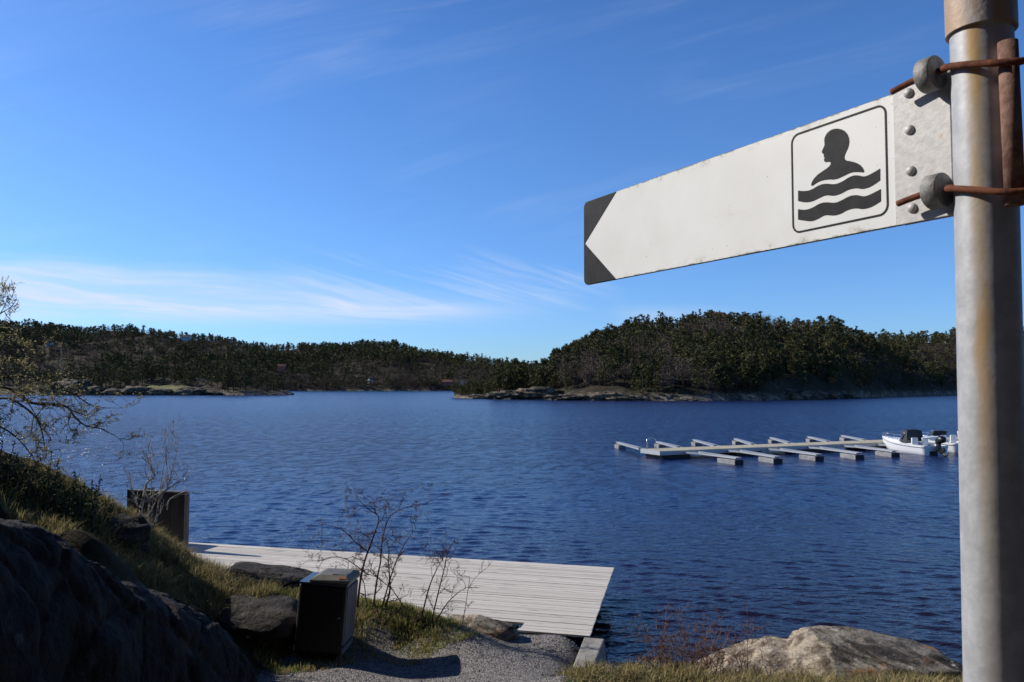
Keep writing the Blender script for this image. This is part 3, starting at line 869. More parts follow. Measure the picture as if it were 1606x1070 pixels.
def place_on(hill, n, rng, t0, t1, dens=None):
    lo, hi = hill.tab[0][0], hill.tab[-1][0]
    out = []
    while len(out) < n:
        px = rng.uniform(max(lo, -120), min(hi, 1700)); t = rng.uniform(t0, t1)
        if dens and rng.rand() > dens(px, t): continue
        ds, dr = lerp_tab(hill.tab, 1, px), lerp_tab(hill.tab, 2, px)
        D = ds + t * (dr - ds)
        z = float(hill.z(np.array([px]), np.array([D]))[0])
        if z < 0.6: continue
        out.append((px, t, (px - 803) / FPX * D, D, z))
    return out

rng = np.random.RandomState(77)
def patch(px, t, a, b):            # slowly varying patches of broadleaf wood
    return math.sin(px * 0.013 * a + 1.7 * math.sin(t * 5 + b)) + 0.6 * math.sin(px * 0.041 + t * 9 + b)

trees = []                         # (size seen, kind, x, y, z, h, zone)
for px, t, x, y, z in place_on(isl, 2300, rng, 0.03, 1.10, lambda px, t: (0.0 if (t < 0.09 and px < 1010) or (770 < px < 880 and t < 0.17) or (1215 < px < 1250 and 0.35 < t < 0.6) or (1225 < px < 1345 and t < 0.12) else 1.0) * (1.0 if t < 1.02 else 0.6)):
    bare = patch(px, t, 1.0, 0.4) > 0.55 and rng.rand() < 0.75
    h = rng.uniform(7.0, 12.5) * (0.45 if px < 775 else 1.0)
    if t > 0.93: h = rng.uniform(6.0, 10.0) * (0.7 if rng.rand() < 0.3 else 1)
    zone = 'crest' if t > 0.9 else ('shore' if t < 0.3 else 'slope')
    trees.append((h / y, 'bare' if bare else 'pine', x, y, z, h, zone))
# a closed belt of trees low along the island's dark eastern shore
for i in range(110):
    px = rng.uniform(990, 1640); t = rng.uniform(0.02, 0.16)
    ds, dr = lerp_tab(isl.tab, 1, px), lerp_tab(isl.tab, 2, px)
    if 1215 < px < 1345 and rng.rand() < 0.8: continue
    D = ds + t * (dr - ds); z = float(isl.z(np.array([px]), np.array([D]))[0])
    trees.append((8 / D, 'pine' if rng.rand() < 0.7 else 'bare', (px - 803) / FPX * D, D, z, rng.uniform(6, 10), 'shore'))
for px, t, x, y, z in place_on(pen, 330, rng, 0.06, 1.25, lambda px, t: (0.02 if (232 < px < 300 and t < 0.42) or (60 < px < 150 and t < 0.5) else 1.0) * (0.35 if t < 0.2 and px < 330 else 1)):
    bare = patch(px, t, 1.6, 2.0) > 0.55 and rng.rand() < 0.8
    h = rng.uniform(9, 15) * (0.75 if px > 400 or px < 100 else 1.0)
    trees.append((h / y, 'bare' if bare else 'pine', x, y, z, h, 'headland'))
forest_stuff = {'pine': [], 'bare': []}
for px, t, x, y, z in place_on(far, 6500, rng, 0.01, 1.06):
    bare = (patch(px, t, 0.8, 1.0) > 0.05 and rng.rand() < 0.8) or (t < 0.12 and 470 < px < 800 and rng.rand() < 0.7)
    if t > 0.9: bare = bare and rng.rand() < 0.3
    h = rng.uniform(9, 15) if t < 0.9 else rng.uniform(8, 13)
    forest_stuff['bare' if bare else 'pine'].append((x, y, z, h))

for i in range(620):                # a belt of trees along the far shore in mid bay
    px = rng.uniform(440, 860); t = rng.uniform(0.005, 0.10)
    ds, dr = lerp_tab(far.tab, 1, px), lerp_tab(far.tab, 2, px)
    D = ds + t * (dr - ds); z = float(far.z(np.array([px]), np.array([D]))[0])
    if z > 0.3:
        forest_stuff['bare' if rng.rand() < 0.62 else 'pine'].append(((px - 803) / FPX * D, D, z, rng.uniform(5, 10)))

LBL = {('pine', 'crest'): ('dark pine on the skyline of the wooded hill at right', 'pines on the skyline of the right-hand hill'),
       ('pine', 'slope'): ('dark green pine on the mid slope of the wooded hill at right', 'pines on the slope of the right-hand hill'),
       ('pine', 'shore'): ('dark green pine low above the shore of the wooded hill at right', 'pines above the shore of the right-hand hill'),
       ('pine', 'headland'): ('dark pine on the low headland across the water at left', 'pines on the left headland'),
       ('bare', 'crest'): ('brown leafless tree on the skyline of the wooded hill at right', 'leafless trees on the skyline of the right-hand hill'),
       ('bare', 'slope'): ('brown leafless tree among pines on the slope of the hill at right', 'leafless trees on the slope of the right-hand hill'),
       ('bare', 'shore'): ('brown leafless tree low above the shore of the hill at right', 'leafless trees above the shore of the right-hand hill'),
       ('bare', 'headland'): ('brown leafless tree on the low headland across the water at left', 'leafless trees on the left headland')}
trees.sort(key=lambda q: -q[0])
cnt = {'pine': 0, 'bare': 0}
for q in trees:
    s_, kind, x, y, z, h, zone = q
    lim = 300 if kind == 'pine' else 160
    if cnt[kind] < lim and abs((x / y) * FPX) < 850:
        cnt[kind] += 1
        lab, grp = LBL[(kind, zone)]
        tm, cm = (pine_me if kind == 'pine' else bare_me)[rng.randint(9 if kind == 'pine' else 4)]
        o = empty('pine_tree' if kind == 'pine' else 'bare_tree', (x, y, z - 0.2), rng.uniform(0, 6.28), lab, 'tree', grp)
        w_ = h * rng.uniform(0.95, 1.4)
        o.scale = (w_, w_, h)
        link('trunk', tm, o); link('crown', cm, o)
    else:
        forest_stuff[kind].append((x, y, z, h))

def merge_forest(name, items, tpls, mats, label):
    VV, FF, MI, o = [], [], [], 0
    for (x, y, z, h) in items:
        tp = tpls[1] if y < 820 else tpls[0]
        (tV, tF), (cV, cF) = tp[rng.randint(len(tp))]
        a = rng.uniform(0, 6.28); c, s = math.cos(a), math.sin(a)
        V = np.concatenate([tV, cV]); wq = h * rng.uniform(0.95, 1.45)
        V = np.stack([(V[:, 0] * c - V[:, 1] * s) * wq + x, (V[:, 0] * s + V[:, 1] * c) * wq + y, V[:, 2] * h + z - 0.2], -1)
        VV.append(V); FF.append(np.concatenate([tF, cF + len(tV)]) + o); o += len(V)
        MI.append(np.concatenate([np.zeros(len(tF), int), np.ones(len(cF), int)]))
    tag(link(name, np_mesh(name, np.concatenate(VV), np.concatenate(FF), mats, np.concatenate(MI))), label, 'forest', kind='stuff')
merge_forest('forest', forest_stuff['pine'], (PINES_LOW, PINES_MID), [M['bark'], M['needles']], 'dark pine forest covering the far hills beyond the water')
merge_forest('bare_forest', forest_stuff['bare'], (BARES_LOW, BARES_MID), [M['bark'], M['twigs_far']], 'brown leafless wood mixed into the far hillsides beyond the water')

# ---- boulders
def boulder_mesh(name, rad, seed, m, sub=4, amp=0.30, freq=1.1, flat=0.0, shape=None):
    import bmesh
    bm = bmesh.new()
    bmesh.ops.create_icosphere(bm, subdivisions=sub, radius=1.0)
    off = Vector((seed * 7.3, seed * 3.1, seed * 1.7))
    for v in bm.verts:
        p = v.co.copy()
        n = mnoise.fractal(p * freq + off, 1.0, 2.0, 5)
        cell = mnoise.noise(p * freq * 0.7 - off)
        lay = mnoise.noise(Vector((p.x * 0.8, p.y * 0.8, p.z * 4.0)) * freq + off)
        q = p * (1 + amp * n + amp * 0.7 * cell + amp * 0.25 * lay)
        rid = 1 - abs(mnoise.noise(p * freq * 2.3 + off * 1.7)) * 2
        q = q + p * amp * (0.18 * rid + 0.10 * mnoise.noise(p * freq * 7 + off))
        # blunt facets
        q.x = math.copysign(abs(q.x) ** 0.85, q.x); q.y = math.copysign(abs(q.y) ** 0.85, q.y)
        if flat and q.z > flat: q.z = flat + (q.z - flat) * 0.35
        if shape: q = shape(q)
        v.co = Vector((q.x * rad[0], q.y * rad[1], q.z * rad[2]))
    me = bpy.data.meshes.new(name)
    bm.to_mesh(me); bm.free()
    me.polygons.foreach_set('use_smooth', [True] * len(me.polygons))
    me.materials.append(m)
    return me

def boulder(name, c, rad, seed, m, label, rzz=0.0, group=None, **kw):
    o = link(name, boulder_mesh(name, rad, seed, m, **kw), None, c)
    o.rotation_euler = (0, 0, rzz)
    return tag(o, label, 'rock', group)

def cracked(p, sc, off):           # blocks of rock parted by cracks
    d, pt = mnoise.voronoi(p * sc + off)
    blk = mnoise.noise(pt[0] * 3.7 + off)
    return 0.9 * blk - 0.75 * math.exp(-(d[1] - d[0]) / 0.07)

def outcrop():
    rp = [P(-230, 735, 5.6), P(-100, 775, 6.3), P(0, 803, 7.0), P(60, 816, 7.3), P(112, 866, 7.9), P(152, 892, 8.3), P(205, 908, 8.8), P(272, 922, 9.5), P(318, 952, 10.0), P(352, 992, 10.4), P(376, 1040, 10.7), P(386, 1062, 10.8)]
    ts = np.linspace(0, len(rp) - 1, 170)
    ridge = [rp[int(min(t, len(rp) - 1.001))].lerp(rp[int(min(t, len(rp) - 1.001)) + 1], min(t, len(rp) - 1.001) % 1.0) for t in ts]
    NA = 96
    V = []
    right = Vector((0.95, -0.30, 0)).normalized()
    for k, r in enumerate(ridge):
        f = k / (len(ridge) - 1)
        w_ = 1.25 * (1 - 0.55 * f ** 2) * (0.25 if f > 0.995 else 1)
        for a in range(NA):
            ph = math.pi * (a / (NA - 1)) * 0.86 - 0.12
            c, sn = math.cos(ph), math.sin(ph)
            o = w_ * (c - 0.15) * (1.0 if c > 0 else 0.8)
            x, y = r.x + right.x * o, r.y + right.y * o
            V.append((x, y, sn, r.z))
    A = np.array(V)
    foot = hz(A[:, 0], A[:, 1], False) - 0.35
    Z = foot + (A[:, 3] - foot) * np.sign(A[:, 2]) * np.abs(A[:, 2]) ** 0.75
    off = Vector((3.1, 7.7, 1.3))
    out = []
    for (x, y, sn, rz_), z in zip(V, Z):
        p = Vector((x, y, z))
        n = 0.13 * mnoise.fractal(p * 0.9 + off, 1.0, 2.0, 6) + 0.10 * cracked(p, 1.1, off) + 0.035 * cracked(p, 3.2, off) + 0.02 * mnoise.fractal(p * 6 + off, 0.9, 2.0, 3)
        d = (right * 0.75 + Vector((0, 0, 0.65)))
        out.append(p + d * n - Vector((0, 0, 0.06)))
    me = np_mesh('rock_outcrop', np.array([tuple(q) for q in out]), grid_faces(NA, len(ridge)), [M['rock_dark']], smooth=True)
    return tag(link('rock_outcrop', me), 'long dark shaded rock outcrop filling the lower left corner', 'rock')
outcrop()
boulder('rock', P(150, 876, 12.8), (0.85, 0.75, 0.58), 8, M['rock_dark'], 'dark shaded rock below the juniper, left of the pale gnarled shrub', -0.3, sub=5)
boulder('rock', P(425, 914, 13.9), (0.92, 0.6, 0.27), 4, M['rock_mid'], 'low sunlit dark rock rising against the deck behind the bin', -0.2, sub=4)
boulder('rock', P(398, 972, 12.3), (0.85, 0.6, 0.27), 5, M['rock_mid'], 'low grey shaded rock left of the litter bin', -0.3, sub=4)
boulder('rock', P(740, 993, 12.95), (0.75, 0.30, 0.22), 6, M['rock_light'], 'low pale rock along the near edge of the deck', -0.25, sub=4)
def big_shape(q):
    # long back: low tapering tail to the left, blunt high end to the right
    t = (q.x + 1) / 2
    k = 0.42 + 0.62 * min(1, max(0, (t - 0.02) / 0.42)) ** 0.8
    # strata curving down the right half, a cleft where the pale vein stands
    w_ = min(1, max(0, (q.x - 0.05) * 4))
    lay = math.sin(q.z * 15 + q.x * 5 + 2.5 * mnoise.noise(q * 1.5)) + 0.5 * math.sin(q.z * 37 + q.x * 9 + 3 * mnoise.noise(q * 2.0))
    q = q * (1 + 0.022 * w_ * lay)
    q = q * (1 - 0.10 * math.exp(-((q.x + 0.04 + 0.25 * q.z + 0.10 * mnoise.noise(q * 3)) / 0.05) ** 2))
    q = q * (1 + 0.06 * (1 - w_) * mnoise.noise(q * 6.0))
    return Vector((q.x, q.y, q.z * k))
boulder('boulder', P(1296, 1092, 10.3), (1.70, 0.95, 0.72), 12, M['rock_light'], 'big pale weathered boulder with orange lichen at the waterside', -0.12, sub=6, amp=0.13, freq=1.3, shape=big_shape)

# rocks along the far shores
fr = [(845, 614, 301, 9, 2.4), (800, 617, 306, 8, 1.6), (760, 621, 322, 6, 1.1), (900, 622, 284, 9, 1.3), (950, 620, 279, 8, 2.0), (985, 624, 275, 7, 1.3), (1245, 619, 299, 8, 2.6), (1290, 620, 318, 6, 1.6), (1320, 620, 334, 6, 1.5), (1075, 628, 272, 4, 1.0)]
frn = ['tall grey rock knoll above the tip of the wooded hill', 'pale shelving rock just right of the hill tip', 'low flat rock at the very tip of the wooded hill', 'flat pale rock on the shore below the dark pines', 'humped pale rock on the shore below the skyline trees', 'last pale rock before the dark part of the shore', 'pale rock in front of the grey clearing shore', 'middle pale rock of the eastern shore', 'easternmost pale rock on the shore before the pole', 'small dark rock at the waterline in the shaded shore']
for i, ((px, py, D, w_, h_), lb) in enumerate(zip(fr, frn)):
    p = P(px, py, D)
    boulder('shore_rock', (p.x, p.y, max(0.1, p.z - h_ * 0.35)), (w_, w_ * 0.55, h_ * 0.85), 20 + i, M['shore_rock'], lb, rng.uniform(-0.3, 0.3), 'rocks along the right-hand far shore', sub=4, amp=0.42, freq=2.3)
fl = [(85, 606, 472, 9, 3.0), (115, 604, 474, 11, 4.4), (150, 611, 468, 8, 2.2), (180, 614, 464, 7, 1.7), (215, 612, 462, 9, 2.6), (250, 614, 459, 8, 1.9), (300, 613, 457, 9, 2.2), (330, 616, 456, 6, 1.2)]
fln = ['reddish grey rock behind the budding tree tips', 'highest rock on the left shore, below the utility pole', 'broken rock right of the utility pole', 'low rock between the pole and the lawn', 'rounded rock left of the sunlit lawn', 'pale flat rock right below the sunlit lawn', 'pale rock right of the sunlit lawn', 'small rock last along the left shore']
for i, ((px, py, D, w_, h_), lb) in enumerate(zip(fl, fln)):
    p = P(px, py, D)
    boulder('shore_rock', (p.x, p.y, max(0.2, p.z - h_ * 0.3)), (w_, w_ * 0.55, h_), 40 + i, M['shore_rock'], lb, rng.uniform(-0.3, 0.3), 'rocks along the left far shore', sub=4, amp=0.42, freq=2.3)

# sunlit lawn on the headland
def drape(name, hill, p0, p1, t0, t1, m, off=0.35, n=26):
    PX, T = np.meshgrid(np.linspace(p0, p1, n), np.linspace(t0, t1, n))
    ds, dr = lerp_tab(hill.tab, 1, PX), lerp_tab(hill.tab, 2, PX)
    D = ds + T * (dr - ds)
    Z = hill.z(PX.ravel(), D.ravel()) + off
    e = np.minimum(np.minimum(PX - p0, p1 - PX) / (p1 - p0), np.minimum(T - t0, t1 - T) / (t1 - t0)).ravel()
    wv = 0.06 + 0.05 * np.sin(PX.ravel() * 0.5) + 0.04 * np.sin(T.ravel() * 40)
    Z = np.where(e < wv, Z - 1.2, Z)
    tag(link(name, np_mesh(name, np.stack([((PX - 803) / FPX * D).ravel(), D.ravel(), Z], -1), grid_faces(n, n), [m], smooth=True)), kind='structure')
drape('lawn', pen, 226, 302, 0.06, 0.46, M['lawn'])

# ---- houses, poles, buoy, far jetty
def house(px, py, D, w_, d_, h_, rzz, wall, roof, label, zfun=None):
    p = P(px, py, D)
    t = empty('house', p, rzz, label, 'house', 'houses among the trees across the water')
    mb = MB(); mb.box((0, 0, h_ / 2 - 1.0), (w_, d_, h_ + 2.0))
    mb.add([(-w_ / 2, -d_ / 2, h_), (-w_ / 2, d_ / 2, h_), (-w_ / 2, 0, h_ + d_ * 0.38), (w_ / 2, -d_ / 2, h_), (w_ / 2, d_ / 2, h_), (w_ / 2, 0, h_ + d_ * 0.38)], [(0, 2, 1), (3, 4, 5)])
    mb.build('wall', M[wall], t)
    mb = MB()
    r0, e = d_ * 0.38, 0.4
    for s in (-1, 1):
        b = [(-w_ / 2 - e, s * (d_ / 2 + e), h_ - 0.25), (w_ / 2 + e, s * (d_ / 2 + e), h_ - 0.25), (w_ / 2 + e, 0, h_ + r0 + 0.08), (-w_ / 2 - e, 0, h_ + r0 + 0.08)]
        mb.hexa(b, [(a, c, d + 0.22) for a, c, d in b])
    rf = mb.build('roof', M[roof], t, normals=True)
    mb = MB(); mb.box((w_ * 0.2, 0.2, h_ + r0 + 0.6), (0.7, 0.7, 1.4)); mb.build('chimney', M['concrete'], rf)
    for k in (-1, 0, 1):
        mb = MB(); mb.box((k * w_ * 0.3, -d_ / 2 - 0.03, h_ * 0.55), (w_ * 0.14, 0.1, h_ * 0.38)); mb.build('window', M['window_glass'], t)
    return t
house(78, 543, 1080, 9, 7, 4.5, 0.5, 'white_paint', 'roof_dark', 'small bright white house above the utility pole on the far left hill')
house(292, 533, 1190, 13, 8, 4.0, 0.1, 'blue_paint', 'roof_dark', 'pale blue house near the top of the far left hill')
house(86, 516, 1230, 16, 8, 3.5, 0.0, 'concrete', 'roof_dark', 'long low house on the crest of the far left hill')
house(442, 581, 1010, 9, 7, 5.0, 0.3, 'red_paint', 'roof_red', 'reddish house just above the tip of the headland')
house(581, 599, 990, 5, 4.5, 3.0, 0.6, 'white_paint', 'roof_dark', 'tiny white house by the shore in mid bay')
house(722, 604, 985, 12, 7, 3.5, -0.2, 'white_paint', 'roof_dark', 'white house at the waterside beside the tip of the right hill')
house(702, 603, 985, 12, 7, 3.0, 0.1, 'red_paint', 'roof_red', 'brown house left of the white waterside house')
house(1124, 503, 447, 9, 6, 2.2, 0.1, 'red_paint', 'roof_red', 'red roofed cabin peeping out on the crest of the right hill')
house(1492, 537, 690, 9, 7, 3.5, 0.4, 'white_paint', 'roof_dark', 'white house beside the signpost on the right slope')
house(1473, 536, 685, 6, 5, 2.6, -0.2, 'white_paint', 'roof_dark', 'small white shed left of the white house on the right slope')

def utility_pole(px, py0, py1, D, r, m, name, label, arm=True):
    a, b = P(px, py1, D), P(px, py0, D)
    t = empty(name, a, 0, label, 'pole')
    mb = MB(); mb.tube([(0, 0, -2), (0, 0, b.z - a.z)], [r, r * 0.75], 8); mb.build('shaft', m, t)
    if arm:
        mb = MB(); mb.box((0, 0, b.z - a.z - 0.8), (3.0, 0.25, 0.3)); c = mb.build('crossarm', m, t)
        for k in (-1.3, 0, 1.3):
            mb = MB(); mb.tube([(k, 0, b.z - a.z - 0.6), (k, 0, b.z - a.z - 0.1)], 0.15, 6); mb.build('insulator', M['concrete'], c)
utility_pole(95, 546, 592, 478, 0.28, M['pole_wood'], 'utility_pole', 'tall wooden utility pole on the left shore rocks')
utility_pole(1224, 547, 562, 372, 0.16, M['white_paint'], 'flagpole', 'thin white pole in the clearing on the right hill', False)
t = empty('buoy', G(943, 628, 0), 0, 'tiny white buoy floating off the right far shore', 'buoy')
mb = MB(); mb.tube([(0, 0, -0.3), (0, 0, 0.0), (0, 0, 0.35), (0, 0, 0.6), (0, 0, 0.7)], [0.25, 0.5, 0.5, 0.28, 0.1], 10); mb.build('float', M['white_paint'], t)
mb = MB(); mb.tube([(0, 0, 0.68), (0, 0, 1.2)], 0.06, 6); mb.build('rod', M['steel'], t)
p0 = G(1477, 617.5, 0.25); p1 = G(1525, 617.5, 0.25)
t = empty('far_jetty', (p0.x, p0.y, 0), 0, 'small white floating jetty at the far right shore', 'jetty')
q = p1 - p0
mb = MB(); mb.bar((0, 0, 0.75), (q.x, q.y, 0.75), 3.0, 0.25); mb.build('walkway', M['white_paint'], t)
for k in range(5):
    mb = MB(); mb.box((q.x * (k + 0.5) / 5, q.y * (k + 0.5) / 5, 0.22), (q.x / 5 * 0.72, 2.6, 0.8)); mb.build('float', M['float'], t)

# ------------------------------------------------------------------ marina pier
PA, PB = G(1021, 706.5, 0.5), G(1390, 692.0, 0.5)
pd = (PB - PA).normalized()
pn = Vector((-pd.y, pd.x, 0))
PC = PA + pd * 46
pier = empty('floating_pier', (PA.x, PA.y, 0), 0, 'long floating pier with a pale wooden walkway in the bay', 'pier')
mb = MB()
L = (PC - PA).length
nb = int(L / 0.2)
for i in range(nb):
    c = PA + pd * (0.1 + i * 0.2)
    mb.bar(c - pn * 1.05 + Vector((0, 0, 0.0)), c + pn * 1.05, 0.185, 0.05)
rebase(mb.build('walkway', M['pier_wood']), pier)
mb = MB()
for s in (-1, 1):
    mb.bar(PA + pn * s * 1.08 - Vector((0, 0, 0.12)), PC + pn * s * 1.08 - Vector((0, 0, 0.12)), 0.06, 0.24)
mb.bar(PA - pd * 0.04 - pn * 1.1 - Vector((0, 0, 0.10)), PA - pd * 0.04 + pn * 1.1 - Vector((0, 0, 0.10)), 0.08, 0.28)
rebase(mb.build('edge_beam', M['pier_metal']), pier)
for i in range(8):
    c = PA + pd * (1.3 + i * 6.0)
    mb = MB(); Mx = Matrix((pd, pn, (0, 0, 1))).transposed()
    mb.box(c + Vector((0, 0, -0.47)), (2.2, 1.9, 0.5), Mx)
    rebase(mb.build('float', M['float_dark']), pier)
mb = MB()
c = PA + pd * 0.3 + pn * 0.9
mb.tube([c, c + Vector((0, 0, 0.62)), c + pd * 0.35 + Vector((0, 0, 0.80)), c + pd * 0.7 + Vector((0, 0, 0.62)), c + pd * 0.7], 0.03, 6)
rebase(mb.build('ladder_rail', M['steel']), pier)

def finger(a, b, label, grp, fl=1.7):
    """a on the pier edge, b the outer end"""
    d = (b - a); Ln = d.length; d.normalize()
    s = Vector((-d.y, d.x, 0))
    t = empty('mooring_finger', (a.x, a.y, 0), 0, label, 'mooring finger', grp)
    mb = MB()
    for k in (-1, 1):
        mb.bar(a + s * k * 0.55 + Vector((0, 0, 0.0)), a + d * (Ln * 0.2) + s * k * 0.12, 0.07, 0.12)
        mb.bar(a + d * (Ln * 0.2) + s * k * 0.11, b + s * k * 0.11, 0.06, 0.10)
    mb.bar(a + d * Ln * 0.2 + Vector((0, 0, 0.10)), b + d * 0.25 + Vector((0, 0, 0.055)), 0.30, 0.02)
    rebase(mb.build('boom', M['pier_metal']), t)
    Mx = Matrix((d, s, (0, 0, 1))).transposed()
    c = b - d * (fl / 2 - 0.1)
    mb = MB(); mb.box(c + Vector((0, 0, -0.33)), (fl, 0.56, 0.44), Mx)
    rebase(mb.build('float', M['float'], bevel=0.02), t)
    mb = MB(); mb.box(b + d * 0.13 + Vector((0, 0, -0.33)), (0.06, 0.60, 0.46), Mx)
    rebase(mb.build('float_end', M['float_dark']), t)
    return t

def zoompt(zx, zy): return (940 + zx * 0.3611, 640 + zy * 0.3611)
near_f = [((350, 186), (600, 218)), ((530, 181), (770, 213)), ((700, 175), (950, 203)), ((870, 170), (1125, 197)), ((1020, 163), (1280, 188)), ((1165, 158), (1446, 181))]
order = ['first', 'second', 'third', 'fourth', 'fifth', 'sixth']
def on_pier(px):                   # the point on the pier's centre line seen at this bearing
    u = (px - 803) / FPX
    k = (u * PA.y - PA.x) / (pd.x - u * pd.y)
    return PA + pd * k
for i, (a, b) in enumerate(near_f):
    pa = on_pier(zoompt(*a)[0]) - pn * 1.1 - Vector((0, 0, 0.12))
    pb = G(*zoompt(*b), 0.38)
    finger(pa, pb, f'mooring finger on the near side of the pier, {order[i]} from the pier head', 'mooring fingers on the near side of the pier')
far_f = [((225, 163), (82, 151)), ((400, 160), (255, 149)), ((560, 153), (415, 141)), ((720, 147), (592, 136)), ((880, 142), (748, 131)), ((1050, 137), (912, 127)), ((1215, 131), (1058, 122)), ((1480, 120), (1370, 112))]
order2 = order + ['seventh', 'eighth']
for i, (a, b) in enumerate(far_f):
    pb = G(*zoompt(*b), 0.38)
    pa = on_pier(zoompt(a[0] + (10 if i else 18), a[1])[0]) + pn * 1.1 - Vector((0, 0, 0.12))
    finger(pa, pb, f'mooring finger on the far side of the pier, {order2[i]} from the pier head', 'mooring fingers on the far side of the pier', 1.3)

# ---- motor boats
def motor_boat(loc, rzz, label, sc=1.0, canopy=True):
    """bow towards local +X, 5.2 m"""
    t = empty('motorboat', loc, rzz, label, 'boat', 'motorboats moored at the pier')
    t.scale = (sc, sc, sc)
    st = np.linspace(0, 1, 17)
    V, F = [], []
    sec = 9
    for s in st:
        x = -2.5 + 5.2 * s
        hb = 1.03 * (1 - max(0, (s - 0.35) / 0.65) ** 2.4) * (0.94 + 0.06 * min(1, s * 4))
        gun = 0.62 + 0.36 * s ** 2.0
        keel = -0.28 + 0.75 * max(0, (s - 0.6) / 0.4) ** 2.2
        for k in range(sec):
            a = k / (sec - 1) * 2 - 1
            aa = abs(a)
            yy = math.copysign(hb * min(1, (aa / 0.6) ** 0.8 * 0.86 if aa < 0.6 else 0.86 + (aa - 0.6) / 0.4 * 0.14), a) if aa > 1e-6 else 0
            ch = keel + (0.18 + 0.12 * s)
            zz = keel + (aa / 0.6) * (ch - keel) if aa < 0.6 else ch + (aa - 0.6) / 0.4 * (gun - ch)
            V.append((x + (0.18 * (zz - keel) if s == 1 else 0), yy, zz))
    n = len(st)
    for i in range(n - 1):
        for k in range(sec - 1):
            F.append((i * sec + k, i * sec + k + 1, (i + 1) * sec + k + 1, (i + 1) * sec + k))
    F.append(tuple(range(sec)))
    mb = MB(); mb.add(V, F, True); mb.s[-1] = False
    hull = mb.build('hull', M['gelcoat'], t, normals=True)
    # rubbing strake
    for sgn in (0, sec - 1):
        mb = MB(); mb.tube([Vector(V[i * sec + sgn]) + Vector((0, 0, -0.10)) for i in range(n)], 0.028, 6); mb.build('rub_rail', M['boat_grey'], hull)
    # deck: foredeck crowned, side decks, open cockpit aft
    V2, F2 = [], []
    for i in range(n):
        s = st[i]
        l, r = V[i * sec], V[i * sec + sec - 1]
        inner = 0.80
        fl = 0.30 if s < 0.45 else l[2] + 0.16 * max(0, 1 - ((s - 0.45) / 0.55) ** 2)
        V2 += [l, (l[0], l[1] * inner, l[2] + 0.03), (l[0], l[1] * inner, fl), (r[0], r[1] * inner, fl), (r[0], r[1] * inner, r[2] + 0.03), r]
    for i in range(n - 1):
        for k in range(5):
            F2.append((i * 6 + k, (i + 1) * 6 + k, (i + 1) * 6 + k + 1, i * 6 + k + 1))
    mb = MB(); mb.add(V2, F2); mb.build('deck', M['gelcoat'], t, normals=True)
    mb = MB(); mb.box((-2.47, 0, 0.46), (0.07, 1.6, 0.34)); mb.build('transom', M['gelcoat'], t)
    # windscreen
    mb = MB()
    arc = [(-0.05, -0.74), (0.30, -0.55), (0.46, 0), (0.30, 0.55), (-0.05, 0.74)]
    lo = [Vector((x, y, 0.98)) for x, y in arc]; hi = [Vector((x - 0.28, y * 0.88, 1.36)) for x, y in arc]
    for i in range(4):
        mb.add([lo[i], lo[i + 1], hi[i + 1], hi[i]], [(0, 1, 2, 3)])
    ws = mb.build('windscreen', M['window_glass'], t)
    md = ws.modifiers.new('solid', 'SOLIDIFY'); md.thickness = 0.02
    mb = MB(); mb.tube(hi, 0.02, 6); mb.build('frame', M['steel'], ws)
    if canopy:
        V3, F3 = [], []
        for i, (x, zt, hw) in enumerate([(0.30, 1.02, 0.60), (0.02, 1.62, 0.66), (-0.22, 1.66, 0.68), (-0.50, 1.62, 0.70), (-0.62, 0.98, 0.74)]):
            for a in (-1, -0.85, -0.4, 0.4, 0.85, 1):
                V3.append((x, a * hw, 0.78 + (zt - 0.78) * (0 if abs(a) == 1 else (0.93 if abs(a) == 0.85 else 1))))
        for i in range(4):
            for k in range(5):
                F3.append((i * 6 + k, i * 6 + k + 1, (i + 1) * 6 + k + 1, (i + 1) * 6 + k))
        F3 += [(0, 1, 2, 3, 4, 5)]
        mb = MB(); mb.add(V3, F3, False); mb.build('canopy', M['dark_canvas'], t, normals=True)
    mb = MB()
    rail = []
    for i in range(8, 17):
        for_ = V[i * sec]; rail.append(Vector((for_[0] - 0.05, for_[1] * 0.9, for_[2] + 0.28)))
    railr = [Vector((p.x, -p.y, p.z)) for p in reversed(rail)]
    mb.tube(rail + railr, 0.016, 6)
    for p in rail[::2] + railr[::2]:
        mb.tube([p, p - Vector((0, 0, 0.28))], 0.012, 5)
    mb.build('bow_rail', M['steel'], t)
    for sy in (-0.42, 0.42):
        mb = MB(); mb.box((-0.75, sy, 0.50), (0.5, 0.5, 0.40)); mb.box((-1.0, sy, 0.85), (0.12, 0.5, 0.5)); mb.build('seat', M['gelcoat'], t, bevel=0.04)
    # outboard, tilted up
    ob = MB()
    ob.box((-2.72, 0, 0.55), (0.22, 0.26, 0.5)); ob.box((-3.02, 0, 0.33), (0.5, 0.14, 0.30), Matrix.Rotation(R(35), 3, 'Y')); ob.tube([(-3.05, 0, 0.18), (-3.4, 0, 0.02)], 0.06, 6)
    o = ob.build('outboard', M['black_plastic'], t, bevel=0.03)
    cw = MB(); cw.tube([(-2.62, 0, 0.80), (-2.75, 0, 0.98), (-2.98, 0, 1.10), (-3.20, 0, 1.06), (-3.30, 0, 0.96)], [0.16, 0.24, 0.27, 0.22, 0.1], 10); cw.build('cowl', M['black_plastic'], o)
    pr = MB()
    for k in range(3):
        a = k * 2.09
        pr.box((-3.44, 0.13 * math.cos(a), 0.02 + 0.13 * math.sin(a)), (0.03, 0.20, 0.10), Matrix.Rotation(a, 3, 'X'))
    pr.build('propeller', M['black_plastic'], o)
